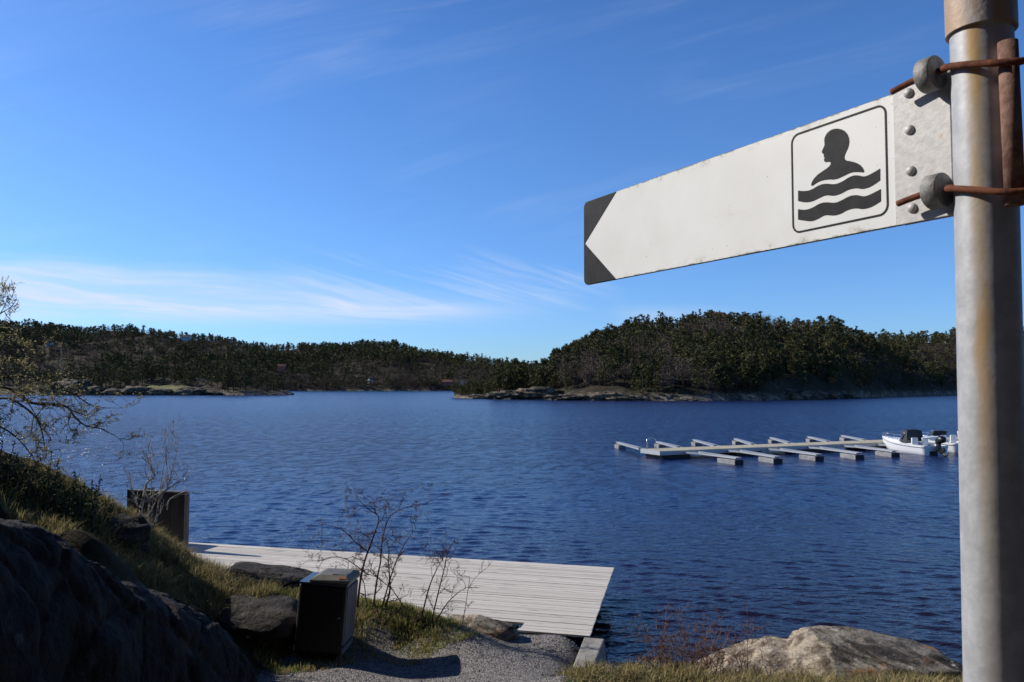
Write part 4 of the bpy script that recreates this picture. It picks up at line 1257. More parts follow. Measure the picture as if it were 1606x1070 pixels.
    for k, x in ((1, -0.6), (1, 1.0)):
        mb = MB(); mb.tube([(x, -1.10, 0.10), (x, -1.12, 0.16), (x, -1.12, 0.42), (x, -1.08, 0.5)], [0.03, 0.09, 0.09, 0.03], 8); mb.build('fender', M['boat_grey'], t)
    return t
bs, bb = G(1466, 714, 0), G(1398, 706.5, 0)
bdir = (bb - bs).normalized()
ctr = bs + bdir * 2.35
motor_boat((ctr.x, ctr.y, 0.0), math.atan2(bdir.y, bdir.x), 'white motorboat with dark canopy moored nearest the signpost')
c2 = ctr + pd * 3.6 + pn * 0.6
motor_boat((c2.x, c2.y, 0.0), math.atan2(bdir.y, bdir.x) + 0.05, 'white open motorboat half hidden behind the canopied boat', 1.05, False)
c3 = ctr + pd * 11.0 + pn * 2.0
motor_boat((c3.x, c3.y, 0.0), math.atan2(bdir.y, bdir.x) + 0.03, 'white motorboat glimpsed right of the signpost', 1.0, False)

# ------------------------------------------------------------------ bathing deck
deck = empty('bathing_deck', DFR, math.atan2(-DE1.y, -DE1.x), 'grey weathered plank bathing deck beside the gravel path', 'deck')
mb = MB()
BW = DECK_W / 34.0
SHEAR = (DNR - DFR).dot(DE1) / DECK_W
STEP_U = (G(808, 992, 0.6) - DFR).dot(DE1)
rr = random.Random(4)
for i in range(34):
    w0 = i * BW; w1 = w0 + BW - 0.011
    long = w1 < DECK_STEP + 0.02
    L = 12.2 if long else STEP_U + rr.uniform(-0.02, 0.02)
    x0 = SHEAR * w0 - rr.uniform(0, 0.010)
    zt = 0.6 + rr.uniform(-0.003, 0.003)
    cuts = [x0, L]
    if long:
        cuts = [x0, rr.choice([3.3, 4.2, 5.1]) , rr.choice([7.6, 8.5, 9.2]), L]
    for a, b in zip(cuts[:-1], cuts[1:]):
        q = lambda u, w, z: Vector((DFR.x, DFR.y, 0)) + DE1 * u + DE2 * w + Vector((0, 0, z))
        dz = rr.uniform(-0.002, 0.002)
        bq = [q(a, w1, zt - 0.032), q(a, w0, zt - 0.032), q(b - 0.004, w0, zt - 0.032), q(b - 0.004, w1, zt - 0.032)]
        tq = [q(a, w1, zt + dz), q(a, w0, zt + dz), q(b - 0.004, w0, zt + dz), q(b - 0.004, w1, zt + dz)]
        mb.hexa(bq, tq)
rebase(mb.build('deck_boards', M['deck'], normals=True), deck)
mb = MB()
q = lambda u, w, z: Vector((DFR.x, DFR.y, 0)) + DE1 * u + DE2 * w + Vector((0, 0, z))
for u in np.arange(0.10, 12.2, 0.6):
    wmax = (DECK_W if u < 1.2 else DECK_STEP) - 0.10
    mb.bar(q(u, 0.08, 0.510), q(u + (SHEAR * wmax if u < 1.2 else 0), wmax, 0.510), 0.048, 0.11)
mb.bar(q(0.05, 0.04, 0.508), q(12.2, 0.04, 0.508), 0.05, 0.114)
for w_ in (0.35, 2.6):
    mb.bar(q(0.12, w_, 0.385), q(12.2, w_, 0.385), 0.10, 0.13)
rebase(mb.build('joists', M['dark_wood'], normals=True), deck)
for u in (0.55, 4.2, 8.2):
    for w_ in (0.35, 2.6):
        mb = MB(); mb.tube([q(u, w_, -2.0), q(u, w_, 0.315)], 0.10, 10)
        rebase(mb.build('pile', M['dark_wood']), deck)

# changing screen at the far left end of the deck
sp0, sp1 = P(204, 852, 20.3), P(289, 855, 19.9)
sp0.z = sp1.z = 0.6
sv = (sp1 - sp0).normalized(); sn = Vector((sv.y, -sv.x, 0))
scr = empty('changing_screen', sp0, 0, 'dark wooden screen box at the far left end of the deck', 'screen')
mb = MB()
Ls = (sp1 - sp0).length
nbd = 11
for i in range(nbd):
    c = sp0 + sv * (Ls * (i + 0.5) / nbd) + Vector((0, 0, 0.70)) + sn * (0.003 * (i % 2))
    mb.box(c, (Ls / nbd - 0.006, 0.025, 1.36), Matrix((sv, sn, (0, 0, 1))).transposed())
rebase(mb.build('boards', M['dark_wood'], normals=True), scr)
mb = MB()
for i in range(6):
    c = sp0 - sn * (0.12 + i * 0.13) + Vector((0, 0, 0.70))
    mb.box(c, (0.025, 0.125, 1.36), Matrix((sv, sn, (0, 0, 1))).transposed())
rebase(mb.build('side_boards', M['dark_wood'], normals=True), scr)
mb = MB(); mb.bar(sp0 - sv * 0.03 + Vector((0, 0, 1.405)), sp1 + sv * 0.02 + Vector((0, 0, 1.405)), 0.13, 0.035)
rebase(mb.build('top_rail', M['post_wood'], normals=True), scr)
mb = MB(); mb.bar(sp1 + sv * 0.05 + Vector((0, 0, 0.004)), sp1 + sv * 0.05 + Vector((0, 0, 1.42)), 0.09, 0.09)
rebase(mb.build('post', M['post_wood'], normals=True), scr)
mb = MB(); mb.bar(sp0 - sv * 0.07 + Vector((0, 0, 0.004)), sp0 - sv * 0.07 + Vector((0, 0, 1.42)), 0.07, 0.07)
rebase(mb.build('post', M['dark_wood'], normals=True), scr)

# concrete edge wall between path and water
wa0, wa1 = G(916, 999, 0.74), G(948, 1002, 0.74)
wb0, wb1 = G(897, 1047, 0.80), G(930, 1047, 0.80)
mb = MB()
bo = lambda p, dx=0: Vector((p.x + dx, p.y, -0.6))
mb.hexa([bo(wb0), bo(wb1, 0.12), bo(wa1, 0.12), bo(wa0)], [wb0, wb1, wa1, wa0])
o = mb.build('concrete_wall', M['concrete'], bevel=0.02)
tag(o, 'short concrete edge wall between gravel path and water by the deck corner', 'wall')

# ------------------------------------------------------------------ litter bin
bc = G(508, 1030, 0.65)
bz = float(hz(bc.x, bc.y)[0])
bn = empty('litter_bin', (bc.x - 0.02, bc.y + 0.05, bz), R(-3), 'black boxy litter bin with olive lid leaning beside the path', 'bin')
bn.rotation_euler = (R(-1.5), R(4.0), R(-3))
W_, D_, H0, H1 = 0.70, 0.66, 0.10, 1.06
mb = MB()
mb.box((0, 0, (H0 + H1) / 2), (W_ - 0.03, D_, H1 - H0))
body = mb.build('body', M['bin_black'], bn, bevel=0.012)
for sx in (-1, 1):                  # ribbed side cladding
    mb = MB()
    mb.box((sx * (W_ / 2 - 0.010), 0, (H0 + H1) / 2 + 0.05), (0.012, D_ - 0.02, H1 - H0 - 0.15))
    for k in range(6):
        mb.box((sx * (W_ / 2 - 0.002), -D_ / 2 + 0.075 + k * 0.102, (H0 + H1) / 2 + 0.05), (0.030, 0.070, H1 - H0 - 0.16))
    mb.build('side_slats', M['bin_grey'], bn, bevel=0.006)
    mb = MB(); mb.box((sx * (W_ / 2 - 0.001), 0, H0 + 0.045), (0.028, D_ - 0.01, 0.085))
    mb.build('plinth_strip', M['bin_grey'], bn, bevel=0.004)
mb = MB()                           # front door panel, proud of the body
mb.box((0, -D_ / 2 - 0.006, (H0 + H1) / 2), (W_ - 0.07, 0.016, H1 - H0 - 0.05))
dr = mb.build('door', M['bin_black'], bn, bevel=0.006)
mb = MB(); mb.tube([(W_ / 2 - 0.08, -D_ / 2 - 0.012, 0.62), (W_ / 2 - 0.08, -D_ / 2 - 0.028, 0.62)], 0.018, 10); mb.build('lock', M['steel'], dr)
mb = MB()
mb.box((0, 0, H1 + 0.012), (W_ + 0.01, D_ + 0.02, 0.024))
mb.build('rim', M['bin_rim'], bn, bevel=0.006)
mb = MB()                           # lid: bevelled hood set back to the right
l0, l1, z0, z1, z2 = -W_ / 2 + 0.13, W_ / 2 + 0.02, H1 + 0.026, H1 + 0.085, H1 + 0.135
f0, f1 = -D_ / 2 + 0.0, D_ / 2 + 0.02
V = [(l0, f0, z0), (l1, f0, z0), (l1, f1, z0), (l0, f1, z0), (l0, f0, z0 + 0.03), (l1, f0, z1), (l1, f1, z1), (l0, f1, z0 + 0.03),
     (l0 + 0.12, f0 + 0.10, z2 - 0.015), (l1 - 0.07, f0 + 0.10, z2), (l1 - 0.07, f1 - 0.10, z2), (l0 + 0.12, f1 - 0.10, z2 - 0.015)]
mb.add(V, [(3, 2, 1, 0), (0, 1, 5, 4), (1, 2, 6, 5), (2, 3, 7, 6), (3, 0, 4, 7), (4, 5, 9, 8), (5, 6, 10, 9), (6, 7, 11, 10), (7, 4, 8, 11), (8, 9, 10, 11)])
lid = mb.build('lid', M['bin_lid'], bn, bevel=0.015)
mb = MB(); mb.box((l1 - 0.19, f0 + 0.21, z2 + 0.001), (0.20, 0.17, 0.008)); mb.build('hatch', M['bin_lid'], lid, bevel=0.003)
mb = MB(); mb.box((0, 0, 0), (0.11, 0.004, 0.06), Matrix.Rotation(R(-22), 3, 'X')); st = mb.build('sticker', M['orange'], lid)
st.location = (l1 - 0.11, f0 + 0.050, H1 + 0.111); st.rotation_euler = (R(-48), 0, 0)
for sx in (-1, 1):
    mb = MB(); mb.box((sx * 0.2, 0.0, 0.02), (0.10, 0.46, 0.17)); mb.build('foot', M['bin_black'], bn)

# ------------------------------------------------------------------ grasses and bushes
def grass(name, poly, n, hmin, hmax, m, label, seed, cat='grass', bend=0.6, wid=0.006, clump=0.5):
    global rs
    rs = np.random.RandomState(seed)
    X, Y = scatter(poly, n)
    n = len(X)
    cl = 0.5 + 0.5 * np.sin(X * 5.1 + 2 * np.sin(Y * 3.7)) * np.sin(Y * 4.7 + 1.5 * np.sin(X * 2.9))
    keep = rs.rand(n) < (1 - clump + clump * cl * 1.6)
    X, Y, cl = X[keep], Y[keep], cl[keep]; n = len(X)
    Z = hz(X, Y)
    ok = Z > 0.3
    X, Y, Z, cl = X[ok], Y[ok], Z[ok], cl[ok]; n = len(X)
    h = rs.uniform(hmin, hmax, n) * (0.6 + 0.6 * cl)
    an = rs.uniform(0, 6.28, n)
    bd = rs.uniform(0.1, 1.0, n) * bend
    dx, dy = np.cos(an), np.sin(an)
    sx, sy = -dy, dx
    wv = wid * rs.uniform(0.6, 1.4, n)
    V = np.empty((n, 6, 3))
    for k, (tt, ww) in enumerate(((0.0, 1.0), (0.55, 0.8), (1.0, 0.15))):
        ox = h * bd * tt ** 1.8; oz = h * tt * (1 - 0.35 * bd * tt)
        for s, j in ((-1, 0), (1, 1)):
            V[:, k * 2 + j, 0] = X + dx * ox + sx * wv * ww * s
            V[:, k * 2 + j, 1] = Y + dy * ox + sy * wv * ww * s
            V[:, k * 2 + j, 2] = Z - 0.02 + oz
    F = (np.array([[0, 1, 3, 2], [2, 3, 5, 4]])[None] + (np.arange(n) * 6)[:, None, None]).reshape(-1, 4)
    tag(link(name, np_mesh(name, V.reshape(-1, 3), F, [m])), label, cat, kind='stuff')

def gp(*pts): return [G(a, b, z) for a, b, z in pts]
def pp(*pts): return [P(*a) for a in pts]
# around the bin and behind it, up to the deck edge
grass('grass', pp((395, 1000, 11.6), (440, 1040, 11.2), (505, 1035, 11.3), (590, 1008, 11.9), (640, 1014, 11.7), (735, 1000, 12.2), (765, 988, 12.6), (690, 975, 12.9), (640, 950, 13.4), (560, 935, 14.0), (470, 935, 13.6), (430, 960, 12.6)), 17000, 0.04, 0.14, M['grass_green'], 'green and straw coloured grass round the litter bin', 3)
grass('grass', pp((120, 830, 11.5), (170, 850, 11.2), (260, 905, 11.3), (330, 935, 11.8), (420, 945, 12.4), (470, 915, 14.2), (380, 890, 15.5), (300, 858, 17.0), (230, 850, 16), (160, 810, 14.0)), 24000, 0.10, 0.32, M['grass_dry'], 'dry sunlit grass on the bank between rocks and deck', 4, bend=1.2)
grass('grass', [(0.55, 10.6), (0.75, 11.1), (1.35, 11.2), (2.0, 10.6), (4.4, 10.0), (7.5, 9.6), (7.5, 8.2), (3, 7.6), (1.2, 8.0), (0.8, 9.4)], 26000, 0.03, 0.23, M['grass_dry'], 'long dry grass in front of the boulder at the right', 6, bend=1.35, clump=0.65)
grass('grass', pp((-60, 720, 11.5), (0, 745, 10.5), (60, 800, 9.0), (130, 830, 10.5), (190, 830, 13), (150, 785, 13.6), (60, 745, 12.7)), 5000, 0.08, 0.26, M['grass_dry'], 'rough dry grass on top of the left bank below the budding tree', 7, bend=1.0)

def twig(mb, p, d, L, r, depth, rnd, bud=None, up=0.15, wob=0.25, kids=3, sides=4, ratio=0.62, spread=0.75):
    pts, rad = [Vector(p)], [r]
    n = 4
    d = Vector(d).normalized()
    for i in range(n):
        d = (d + Vector((rnd.gauss(0, wob), rnd.gauss(0, wob), rnd.gauss(0, wob) + up * 0.3))).normalized()
        pts.append(pts[-1] + d * (L / n)); rad.append(r * (1 - 0.6 * (i + 1) / n))
    mb.tube(pts, rad, sides, caps=False)
    if bud is not None and depth <= 1:
        for q in pts[1:]:
            bud.append((q, d.copy()))
    if depth > 0:
        for k in range(kids):
            i = rnd.randint(1, n)
            c = (d + Vector((rnd.gauss(0, spread), rnd.gauss(0, spread), rnd.gauss(0, spread * 0.7) + up))).normalized()
            twig(mb, pts[i], c, L * ratio * rnd.uniform(0.7, 1.2), max(rad[i] * 0.7, 0.0028), depth - 1, rnd, bud, up, wob, kids, max(3, sides - 1), ratio, spread)

def limb(mb, pts, r0, r1, rnd, bud=None, every=1, L=0.4, depth=2, up=0.2, kids=3, spread=0.9, wob=0.22):
    n = len(pts)
    # smooth the polyline
    fine = []
    for i in range(n - 1):
        p0, p1, p2, p3 = pts[max(i - 1, 0)], pts[i], pts[i + 1], pts[min(i + 2, n - 1)]
        for k in range(4):
            t = k / 4
            fine.append(0.5 * ((2 * p1) + (p2 - p0) * t + (2 * p0 - 5 * p1 + 4 * p2 - p3) * t * t + (3 * p1 - p0 - 3 * p2 + p3) * t ** 3))
    fine.append(pts[-1])
    m = len(fine)
    rad = [r0 + (r1 - r0) * i / (m - 1) for i in range(m)]
    mb.tube(fine, rad, 7, caps=True)
    for i in range(2, m, every):
        d = (fine[i] - fine[i - 1]).normalized()
        c = d * 0.6 + Vector((rnd.gauss(0, spread), rnd.gauss(0, spread), rnd.gauss(0, spread) + up))
        twig(mb, fine[i], c, L * rnd.uniform(0.6, 1.25), max(rad[i] * 0.6, 0.0055), depth, rnd, bud, up, wob, kids, spread=spread)

def buds_mesh(bud, size, rnd, m, parent, name='buds', per=1, jit=0.02):
    rngb = np.random.RandomState(rnd.randint(0, 9999))
    c = np.array([tuple(b[0]) for b in bud for _ in range(per)])
    c = c + rngb.normal(size=c.shape) * jit
    V, F = quad_cloud(c, rngb.uniform(0.6, 1.3, len(c)) * size, rngb, 0.5)
    return rebase(link(name, np_mesh(name, V, F, [m])), parent)

# budding tree reaching in from the left
rnd = random.Random(11)
base = Vector((-8.4, 9.8, 0)); base.z = float(hz(base.x, base.y)[0])
tr = empty('budding_tree', base, 0, 'tree with yellow green buds leaning in over the left bank', 'tree')
mb = MB(); bud = []
trunk = MB()
fork = P(-150, 700, 9.6)
trunk.tube([base - Vector((0, 0, 0.3)), base.lerp(fork, 0.5) + Vector((0.1, 0, 0)), fork, P(-120, 560, 9.7), P(-110, 420, 9.8)], [0.11, 0.095, 0.08, 0.055, 0.02], 8)
rebase(trunk.build('trunk', M['bark_grey']), tr)
Q = lambda *a: [P(*t) for t in a]
limb(mb, [fork] + Q((-60, 640, 9.4), (0, 606, 9.2), (50, 632, 9.1), (100, 636, 9.0), (118, 655, 8.9), (135, 668, 8.9), (158, 672, 8.8)), 0.024, 0.005, rnd, bud, 2, 0.30, 3, 0.15)
limb(mb, [fork] + Q((-70, 665, 9.0), (0, 625, 8.7), (40, 640, 8.6), (62, 665, 8.6), (70, 700, 8.6)), 0.02, 0.005, rnd, bud, 2, 0.28, 3, 0.1)
limb(mb, [fork] + Q((-80, 640, 9.8), (-20, 600, 9.8), (30, 590, 9.8), (70, 600, 9.8), (110, 615, 9.8), (140, 634, 9.8), (165, 640, 9.8)), 0.02, 0.004, rnd, bud, 2, 0.32, 3, 0.25)
limb(mb, [P(-120, 560, 9.7)] + Q((-60, 560, 9.6), (-10, 535, 9.6), (15, 555, 9.5), (40, 560, 9.5)), 0.018, 0.004, rnd, bud, 2, 0.32, 3, 0.35)
limb(mb, [P(-120, 560, 9.7)] + Q((-60, 520, 9.8), (-15, 500, 9.8), (0, 492, 9.8), (12, 485, 9.8)), 0.022, 0.004, rnd, bud, 2, 0.25, 3, 0.3)
limb(mb, [fork] + Q((-90, 600, 9.2), (-30, 560, 9.1), (0, 578, 9.0), (30, 610, 9.0), (80, 690, 9.0)), 0.018, 0.004, rnd, bud, 2, 0.32, 3, 0.2)
limb(mb, [fork] + Q((-60, 690, 9.3), (-10, 668, 9.2), (30, 690, 9.1), (60, 730, 9.1)), 0.018, 0.004, rnd, bud, 2, 0.26, 3, 0.2)
rebase(mb.build('branches', M['twig_tan']), tr)
bud = [q for q in bud if rnd.random() < 0.6]
buds_mesh(bud, 0.0105, rnd, M['buds'], tr, 'buds', 1, 0.012)

# pale gnarled shrub in front of the screen
rnd = random.Random(23)
b0 = P(216, 862, 14.2); b0.z = float(hz(b0.x, b0.y)[0])
sh = empty('bare_shrub', b0, 0, 'pale gnarled leafless shrub in front of the dark screen', 'shrub')
mb = MB(); bud = []
D = 14.2
limb(mb, [b0 - Vector((0, 0, 0.15))] + Q((218, 830, D), (221, 800, D), (224, 786, D), (231, 757, D), (243, 748, D), (236, 730, D), (220, 715, D)), 0.035, 0.008, rnd, bud, 3, 0.30, 2, 0.4)
limb(mb, Q((223, 786, D), (240, 784, D), (262, 768, D - .1), (278, 757, D - .1), (292, 754, D - .2)), 0.022, 0.005, rnd, bud, 2, 0.30, 2, 0.35)
limb(mb, Q((223, 786, D), (212, 778, D), (206, 766, D), (205, 755, D)), 0.018, 0.006, rnd, bud, 3, 0.24, 2, 0.3)
limb(mb, Q((240, 828, D), (245, 815, D), (248, 795, D), (252, 760, D), (258, 725, D), (262, 700, D)), 0.018, 0.004, rnd, bud, 3, 0.28, 2, 0.7)
limb(mb, Q((238, 828, D), (233, 800, D), (238, 760, D), (236, 720, D), (229, 690, D)), 0.014, 0.003, rnd, bud, 4, 0.24, 1, 0.7)
limb(mb, Q((262, 768, D), (262, 740, D), (260, 700, D), (258, 668, D)), 0.010, 0.003, rnd, bud, 3, 0.24, 2, 0.8)
limb(mb, Q((262, 768, D), (268, 745, D), (276, 715, D), (281, 682, D)), 0.010, 0.003, rnd, bud, 3, 0.24, 2, 0.8)
limb(mb, Q((262, 800, D), (265, 785, D), (280, 775, D), (293, 770, D)), 0.012, 0.004, rnd, bud, 3, 0.22, 1, 0.4)
limb(mb, [b0 + Vector((0.15, 0, -0.1))] + Q((240, 828, D), (228, 815, D), (240, 800, D)), 0.02, 0.008, rnd, bud, 3, 0.22, 1, 0.3)
rebase(mb.build('branches', M['bark_white']), sh)
buds_mesh(bud, 0.007, rnd, M['redbuds'], sh, 'buds', 1, 0.006)

# thin dark shrub behind the bin
rnd = random.Random(31)
b0 = P(600, 950, 13.0); b0.z = float(hz(b0.x, b0.y)[0])
sh = empty('bare_shrub', b0, 0, 'tall thin leafless shrub with red buds behind the bin', 'shrub')
mb = MB(); bud = []
D = 13.0
for pts, r0 in [(((560, 930, D), (567, 900, D), (577, 865, D), (588, 835, D), (594, 812, D), (580, 800, D), (566, 788, D)), 0.020),
                (((585, 932, D), (592, 905, D), (597, 880, D), (600, 845, D), (612, 810, D), (640, 795, D), (668, 790, D)), 0.016),
                (((602, 948, D), (611, 930, D), (611, 905, D), (609, 880, D), (610, 860, D), (604, 845, D)), 0.018),
                (((598, 930, D), (615, 898, D), (626, 870, D), (640, 845, D), (652, 830, D)), 0.013),
                (((577, 865, D), (560, 853, D), (545, 838, D), (530, 828, D), (505, 822, D)), 0.011),
                (((594, 812, D), (588, 800, D), (587, 790, D)), 0.007),
                (((578, 902, D), (555, 885, D), (540, 876, D), (520, 874, D), (500, 880, D)), 0.010),
                (((640, 952, D), (615, 925, D), (590, 905, D), (575, 890, D)), 0.010),
                (((575, 938, D), (571, 915, D), (562, 900, D)), 0.010)]:
    pts = Q(*pts)
    if pts[0].z < b0.z + 0.3: pts[0].z = float(hz(pts[0].x, pts[0].y)[0]) - 0.05
    limb(mb, pts, r0, 0.003, rnd, bud, 2, 0.34, 3, 0.15, kids=2)
rebase(mb.build('branches', M['bark_red']), sh)
buds_mesh(bud, 0.008, rnd, M['redbuds'], sh, 'buds', 1, 0.008)

# saplings right of it
rnd = random.Random(37)
b0 = P(680, 960, 12.7); b0.z = float(hz(b0.x, b0.y)[0])
sh = empty('sapling', b0, 0, 'group of thin bare saplings against the planks at mid deck', 'sapling')
mb = MB(); bud = []
D = 12.7
for pts, r0 in [(((659, 958, D), (672, 925, D), (684, 895, D), (695, 877, D)), 0.015), (((676, 965, D), (686, 935, D), (696, 895, D), (702, 868, D), (714, 845, D)), 0.013),
                (((682, 966, D), (700, 948, D), (718, 930, D), (730, 923, D)), 0.012), (((724, 970, D), (731, 945, D), (737, 905, D)), 0.007), (((695, 880, D), (690, 870, D), (680, 865, D)), 0.006)]:
    pts = Q(*pts)
    pts[0].z = min(pts[0].z, float(hz(pts[0].x, pts[0].y)[0]) - 0.03) if r0 > 0.0065 else pts[0].z
    limb(mb, pts, r0, 0.003, rnd, bud, 2, 0.28, 2, 0.15, kids=3)
rebase(mb.build('branches', M['bark_red']), sh)
buds_mesh(bud, 0.006, rnd, M['redbuds'], sh, 'buds', 1, 0.006)

# bramble by the boulder
rnd = random.Random(41)
b0 = P(1095, 1045, 9.9); b0.z = float(hz(b0.x, b0.y)[0])
sh = empty('bramble', b0, 0, 'tangled reddish leafless bramble left of the pale boulder', 'shrub')
mb = MB(); bud = []
for i in range(44):
    x = rnd.uniform(-0.50, 0.62); y = rnd.uniform(-0.25, 0.3)
    p = b0 + Vector((x, y, 0)); p.z = float(hz(p.x, p.y)[0]) - 0.05
    hgt = rnd.uniform(0.28, 0.72) * (1 - 0.5 * abs(x))
    twig(mb, p, (rnd.gauss(0, 0.3), rnd.gauss(0, 0.3), 1), hgt, 0.0075, 3, rnd, bud, 0.1, 0.3, 3, 4, 0.6, 0.8)
for px0, px1, py1 in ((1030, 1005, 965), (1050, 1030, 985), (1172, 1172, 975)):
    a = P(px0, 1050, 9.9); a.z = float(hz(a.x, a.y)[0])
    limb(mb, [a, P((px0 + px1) / 2, (1045 + py1) / 2, 9.9), P(px1, py1, 9.9)], 0.005, 0.002, rnd, bud, 3, 0.14, 1, 0.1, 2)
rebase(mb.build('branches', M['bramble']), sh)
buds_mesh(bud, 0.006, rnd, M['redbuds'], sh, 'buds', 1, 0.006)

# small dry shrub by the post at the right
rnd = random.Random(43)
b0 = P(1440, 1075, 9.1); b0.z = float(hz(b0.x, b0.y)[0])
sh = empty('dry_plant', b0, 0, 'small pale dry stems growing in front of the boulder by the post', 'plant')
mb = MB()
for i in range(16):
    p = b0 + Vector((rnd.uniform(-0.5, 0.5), rnd.uniform(-0.2, 0.2), -0.03))
    twig(mb, p, (rnd.gauss(0, 0.35), rnd.gauss(0, 0.3), 1), rnd.uniform(0.12, 0.3), 0.005, 1, rnd, None, 0.2, 0.2, 3, 4)
rebase(mb.build('stems', M['grass_dry']), sh)

# juniper on the bank
def juniper(px, py, D, rx, h, seed, label):
    rnd = random.Random(seed); rj = np.random.RandomState(seed)
    b = P(px, py, D); b.z = float(hz(b.x, b.y)[0])
    t = empty('juniper', b, 0, label, 'shrub', 'junipers on the left bank')
    mb = MB(); tips = []
    for i in range(46):
        a = rnd.uniform(0, 6.28); q = rnd.random() ** 0.6
        p = b + Vector((math.cos(a) * rx * q * 0.8, math.sin(a) * rx * q * 0.6, 0)); p.z = float(hz(p.x, p.y)[0]) - 0.05
        L = h * rnd.uniform(0.5, 1.55) * (1.1 - 0.5 * q)
        d = Vector((math.cos(a) * q * 0.7, math.sin(a) * q * 0.7, 1)).normalized()
        e = p + d * L
        mb.tube([p, p.lerp(e, 0.5) + Vector((0, 0, 0.03)), e], [0.012, 0.008, 0.003], 4, caps=False)
        for k in range(46):
            s = 0.25 + 0.75 * rnd.random()
            w = 0.06 * (1.12 - s)
            tips.append((p.lerp(e, s) + Vector((rnd.gauss(0, w), rnd.gauss(0, w), rnd.gauss(0, w))), d))
    rebase(mb.build('stems', M['bark_grey']), t)
    c = np.array([tuple(x[0]) for x in tips])
    V, F = quad_cloud(c, rj.uniform(0.010, 0.030, len(c)), rj, 0.35)
    rebase(link('foliage', np_mesh('foliage', V, F, [M['juniper']])), t)
juniper(140, 800, 12.2, 0.75, 0.50, 51, 'dark green juniper bush at the right end of the left bank')
juniper(70, 770, 11.8, 0.9, 0.50, 52, 'dark green juniper bush under the budding tree')
juniper(-10, 745, 11.2, 0.8, 0.50, 53, 'juniper bush at the left picture edge')

# ------------------------------------------------------------------ sign post and direction sign
VX, VY = 119.0, 600.0
sdv = Vector(((VX - 803) / FPX, 1.0, 0.0))
rv = ray(VX, VY)
SD = rv.normalized()                         # along the sign, away from the post
H_SIGN = 0.200
SO = P(1411, 248.0, 1.162)                   # middle of the white panel's inner end
SN = Vector((-SD.y, SD.x, 0)).normalized()   # towards the viewer
if SN.y > 0: SN = -SN
SU = SD.cross(SN).normalized()
if SU.z < 0: SU = -SU
def on_sign(px, py):                          # plane coordinates (along, up) of a spot on the sign
    o = Vector((0, 0, CAM_H)); r = ray(px, py)
    k = (SO - o).dot(SN) / r.dot(SN)
    q = o + r * k - SO
    return (q.dot(SD), q.dot(SU))
def zs(zx, zy): return on_sign(900 + zx * 0.37359, 100 + zy * 0.37359)

# frame of the sign: local x along, local y away from the viewer, z up
sign = bpy.data.objects.new('direction_sign', None)
col.objects.link(sign)
sign.empty_display_size = 0.1
sign.matrix_world = Matrix.Translation(SO) @ Matrix((SD, -SN, SU)).transposed().to_4x4()
tag(sign, 'white arrow shaped direction sign with swimmer pictogram clamped to the post', 'sign')
T = lambda a, b, h: Vector((a, -h, b))       # h: height above the face, towards the viewer
LEN = zs(43, 745)[0]
HH = H_SIGN / 2
def rrect(x0, x1, y0, y1, r, corners=(1, 1, 1, 1), n=7):
    pts = []
    for (cx, cy, a0, on) in ((x1 - r, y1 - r, 0, corners[0]), (x0 + r, y1 - r, 90, corners[1]), (x0 + r, y0 + r, 180, corners[2]), (x1 - r, y0 + r, 270, corners[3])):
        if on:
            pts += [(cx + r * math.cos(R(a0 + 90 * k / n)), cy + r * math.sin(R(a0 + 90 * k / n))) for k in range(n + 1)]
        else:
            pts.append((cx + (r if a0 in (0, 270) else -r), cy + (r if a0 in (0, 90) else -r)))
    return pts
mb = MB(); mb.prism(rrect(0.0, LEN, -HH, HH, 0.014, (1, 0, 0, 1)), T, -0.006, -0.0002)
panel_back = mb.build('panel_edge', M['sign_edge'], sign, normals=True)
mb = MB(); mb.prism(rrect(0.001, LEN - 0.001, -HH + 0.001, HH - 0.001, 0.013, (1, 0, 0, 1)), T, -0.0001, 0.0006)
panel = mb.build('panel', M['sign_white'], sign, normals=True)
# black tip left and right of the white arrow point
ax = LEN - 0.006
s1 = zs(180, 525)[0]; s2 = zs(178, 905)[0]
tip = [(s1, HH - 0.0012)] + list(reversed(rrect(0.0, LEN - 0.0012, -HH + 0.0012, HH - 0.0012, 0.013, (1, 0, 0, 1))))
full = rrect(0.0, LEN - 0.0012, -HH + 0.0012, HH - 0.0012, 0.013, (1, 0, 0, 1))
right_side = [p for p in full if p[0] > s1]
up_c = [p for p in right_side if p[1] > 0]; dn_c = [p for p in right_side if p[1] <= 0]
up_c.sort(key=lambda p: math.atan2(p[1] - (HH - 0.0142), p[0] - (LEN - 0.0142)) if True else 0, reverse=True)
dn_c.sort(key=lambda p: math.atan2(p[1] + (HH - 0.0142), p[0] - (LEN - 0.0142)), reverse=True)
cap = [(s1, HH - 0.0012)] + up_c + dn_c + [(s2, -HH + 0.0012), (ax - 0.004, -0.004), (ax, 0.0), (ax - 0.004, 0.004)]
mb = MB(); mb.prism(cap, T, 0.0007, 0.0012)
mb.build('arrow_tip', M['sign_black'], panel, normals=True)
